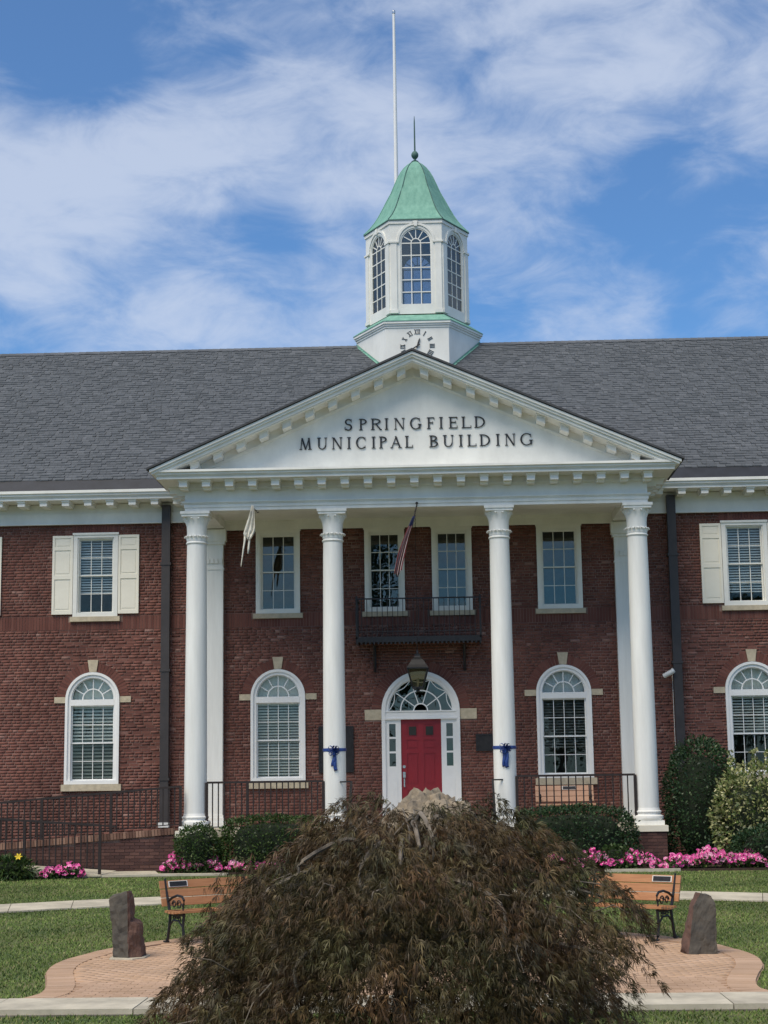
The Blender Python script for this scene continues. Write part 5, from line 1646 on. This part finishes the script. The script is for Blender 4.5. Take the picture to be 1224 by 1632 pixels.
# sprays: tiers of overlapping shelves, each lip hanging over the tier below
LP, LD = [], []
for tier in range(15):
    el0 = (tier + .4) / 15
    r_m = np.interp(.22 + 1.88 * math.sin(el0 * math.pi / 2) ** .95, DZ, DR)
    cnt_ = max(5, int(2 * math.pi * r_m / .215))
    for k in range(cnt_):
        for lay in range(2 if rs.random() < (.95 if el0 < .45 else .55) else 1):
            az = 2 * math.pi * (k + rs.uniform(-.45, .45)) / cnt_ + tier * .7
            el = min(1, max(0, el0 + rs.uniform(-.035, .035)))
            c = dome(az, el) * (rs.uniform(.88, 1.05) if lay == 0 else rs.uniform(.72, .88))
            if math.cos(az) > .55 and el < .42 and rs.random() < .38: continue
            if mnoise.noise(Vector(c) * 3.1 + Vector((7, 2, 4))) < -.22 and lay == 0 and el < .7: continue
            o_ = Vector((math.cos(az), math.sin(az), 0)); sd_ = Vector((-math.sin(az), math.cos(az), 0))
            wl, ww = rs.uniform(.20, .36), rs.uniform(.12, .24)
            yawj = rs.uniform(-.6, .6); o2 = o_ * math.cos(yawj) + sd_ * math.sin(yawj); s2 = sd_ * math.cos(yawj) - o_ * math.sin(yawj)
            steep = (1 - el) ** .8 * rs.uniform(.5, 1.1)
            for q in range(int(rs.uniform(50, 96))):
                a = rs.uniform(-1, 1); b = rs.uniform(-1, 1) * (1 - .45 * max(0, a))
                drop = wl * (steep * (a + .3) + .35 * max(0, a) ** 2) + .16 * abs(b) ** 1.6 * ww / .2
                p = c + o2 * a * wl * .8 + s2 * b * ww - Vector((0, 0, drop)) + Vector((0, 0, rs.normal(0, .016)))
                LP.append(p); LD.append(o2 * (.75 + .35 * a) + s2 * b * .95 + Vector((0, 0, -.35 - .4 * steep)))
# extra ragged skirt
for k in range(70):
    az = rs.uniform(0, 2 * math.pi); c = dome(az, rs.uniform(.1, .6)) * rs.uniform(.97, 1.02)
    for q in range(14):
        p = c + Vector(rs.normal(0, .07, 3)); LP.append(p); LD.append(Vector((math.cos(az) * .5, math.sin(az) * .5, -.9)))
LP = np.array([tuple(p) for p in LP]); LD = np.array([tuple(p) for p in LD])
n = len(LP)
LD += rs.normal(0, .30, LD.shape); LD /= np.linalg.norm(LD, axis=1)[:, None]
SD = np.cross(LD, rs.normal(0, 1, (n, 3))); SD /= np.linalg.norm(SD, axis=1)[:, None]
UD = np.cross(SD, LD)
sz = rs.uniform(.045, .105, n)[:, None]
nlobe = 6
VV = []
for k in range(nlobe):
    # finely cut leaf: narrow lobes fanned in a flattened cone, each bending under its weight
    th = np.radians(rs.uniform(-52, 52, n))[:, None]; ph = rs.normal(0, .22, n)[:, None]
    d = LD * np.cos(th) + SD * np.sin(th) + UD * ph; d /= np.linalg.norm(d, axis=1)[:, None]
    s = np.cross(d, UD + rs.normal(0, .5, (n, 3))); s /= np.linalg.norm(s, axis=1)[:, None]
    ln = sz * rs.uniform(.6, 1.15, (n, 1)) * (1 - .3 * np.abs(th))
    wdt = rs.uniform(.0022, .0040, (n, 1))
    sag = np.zeros((n, 3)); sag[:, 2] = -1
    VV.append(np.stack([LP + d * ln * .5 + s * wdt, LP + d * ln + sag * ln * .25, LP + d * ln * .5 - s * wdt], 1))
V = np.stack(VV, 1)
verts = np.concatenate([LP[:, None], V.reshape(n, nlobe * 3, 3)], 1).reshape(-1, 3)
base = np.arange(n)[:, None, None] * (1 + nlobe * 3)
qf = np.array([(0, 1 + 3 * k, 2 + 3 * k, 3 + 3 * k) for k in range(nlobe)])[None] + base
obj('crown', fast_mesh('crown', verts, qf.reshape(-1, 4), M['maple']), maple, kind='stuff')

# grass ------------------------------------------------------------
ng = 330000
gxp = rng.uniform(-9.5, 8.5, ng); gyp = -24.0 + rng.random(ng) ** 1.15 * 20.0
ok = ~inside(gxp, gyp, outl + [(4.1, -20.25), (-4.1, -20.25)])
ok &= ~((gyp > -21.14) & (gyp < -20.2))
pyv = -7.75 - gxp * gxp / 32
ok &= ~((gyp < pyv + .01) & (gyp > pyv - 1.15))
ok &= ~((gxp < -3.8) & (gyp > -4.6)) & ~((gxp > -3.8) & (gxp < 1.6) & (gyp > -4.4)) & ~((gxp > 1.6) & (gyp > -4.62))
gxp, gyp = gxp[ok], gyp[ok]; ng = len(gxp)
gzp = np.where(gyp > -4, 0, np.maximum(-.44, -.44 * (-4 - gyp) / 11.5)) - .012
hgt = rng.uniform(.018, .042, ng); an = rng.uniform(0, 6.28, ng); wd = .006 + rng.random(ng) * .005
lean = rng.normal(0, .018, (ng, 2))
A = np.stack([gxp - wd * np.cos(an), gyp - wd * np.sin(an), gzp], 1); Bq = np.stack([gxp + wd * np.cos(an), gyp + wd * np.sin(an), gzp], 1)
T = np.stack([gxp + lean[:, 0], gyp + lean[:, 1], gzp + hgt], 1)
V = np.stack([A, Bq, T], 1).reshape(-1, 3)
g = obj('lawn_grass', fast_mesh('lawn_grass', V, np.arange(3 * ng).reshape(ng, 3), M['grass']), kind='stuff')
tag(g, 'mown green lawn around the paved circle and paths', 'grass')

# ------------------------------------------------------------------ trees across the street (seen as reflections in the windows)
def street_tree(x, y, h, w, label, seed):
    rs = np.random.default_rng(seed)
    t_ = thing('street_tree', (x, y, -.5), label, 'tree', 'trees across the street')
    b = MB(); b.tube([(0, 0, 0), (.1, 0, h * .25), (0, .1, h * .5), (.1, 0, h * .75)], [.35, .28, .2, .08], 9)
    cl = []
    for k in range(16):
        a = rs.uniform(0, 6.28); zz = h * rs.uniform(.35, .92); q = w * rs.uniform(.3, .85) * (1.15 - zz / h)
        cl.append((q * math.cos(a), q * math.sin(a), zz)); b.tube([(0, 0, zz * .7), (q * .5 * math.cos(a), q * .5 * math.sin(a), zz * .88), cl[-1]], [.1, .06, .02], 5)
    b.build('trunk', M['bark'], t_)
    P = []
    for c in cl + [(0, 0, h * .9), (0, 0, h * .7)]:
        k = 260; P.append(np.array(c) + rs.normal(0, 1, (k, 3)) * np.array((w * .2, w * .2, h * .07)))
    P = np.vstack(P); V, F = leaf_cloud(P, rs.normal(0, 1, P.shape), .42, rs, .6)
    obj('crown', fast_mesh('crown', V, F, M['tree_leaf']), t_, kind='stuff')
for x, y, h, w, lab, sd_ in ((-30, -80, 13, 6, 'leafy tree across the street, farthest left', 1), (-17, -78, 15, 7, 'leafy tree across the street, second from left', 2), (-5, -82, 23, 5, 'leafy tree across the street, third from left', 3), (9, -84, 12, 6, 'leafy tree across the street, third from right', 4), (21, -78, 15, 7, 'leafy tree across the street, second from right', 5), (34, -80, 14, 6, 'leafy tree across the street, farthest right', 6)):
    street_tree(x, y, h, w, lab, sd_)
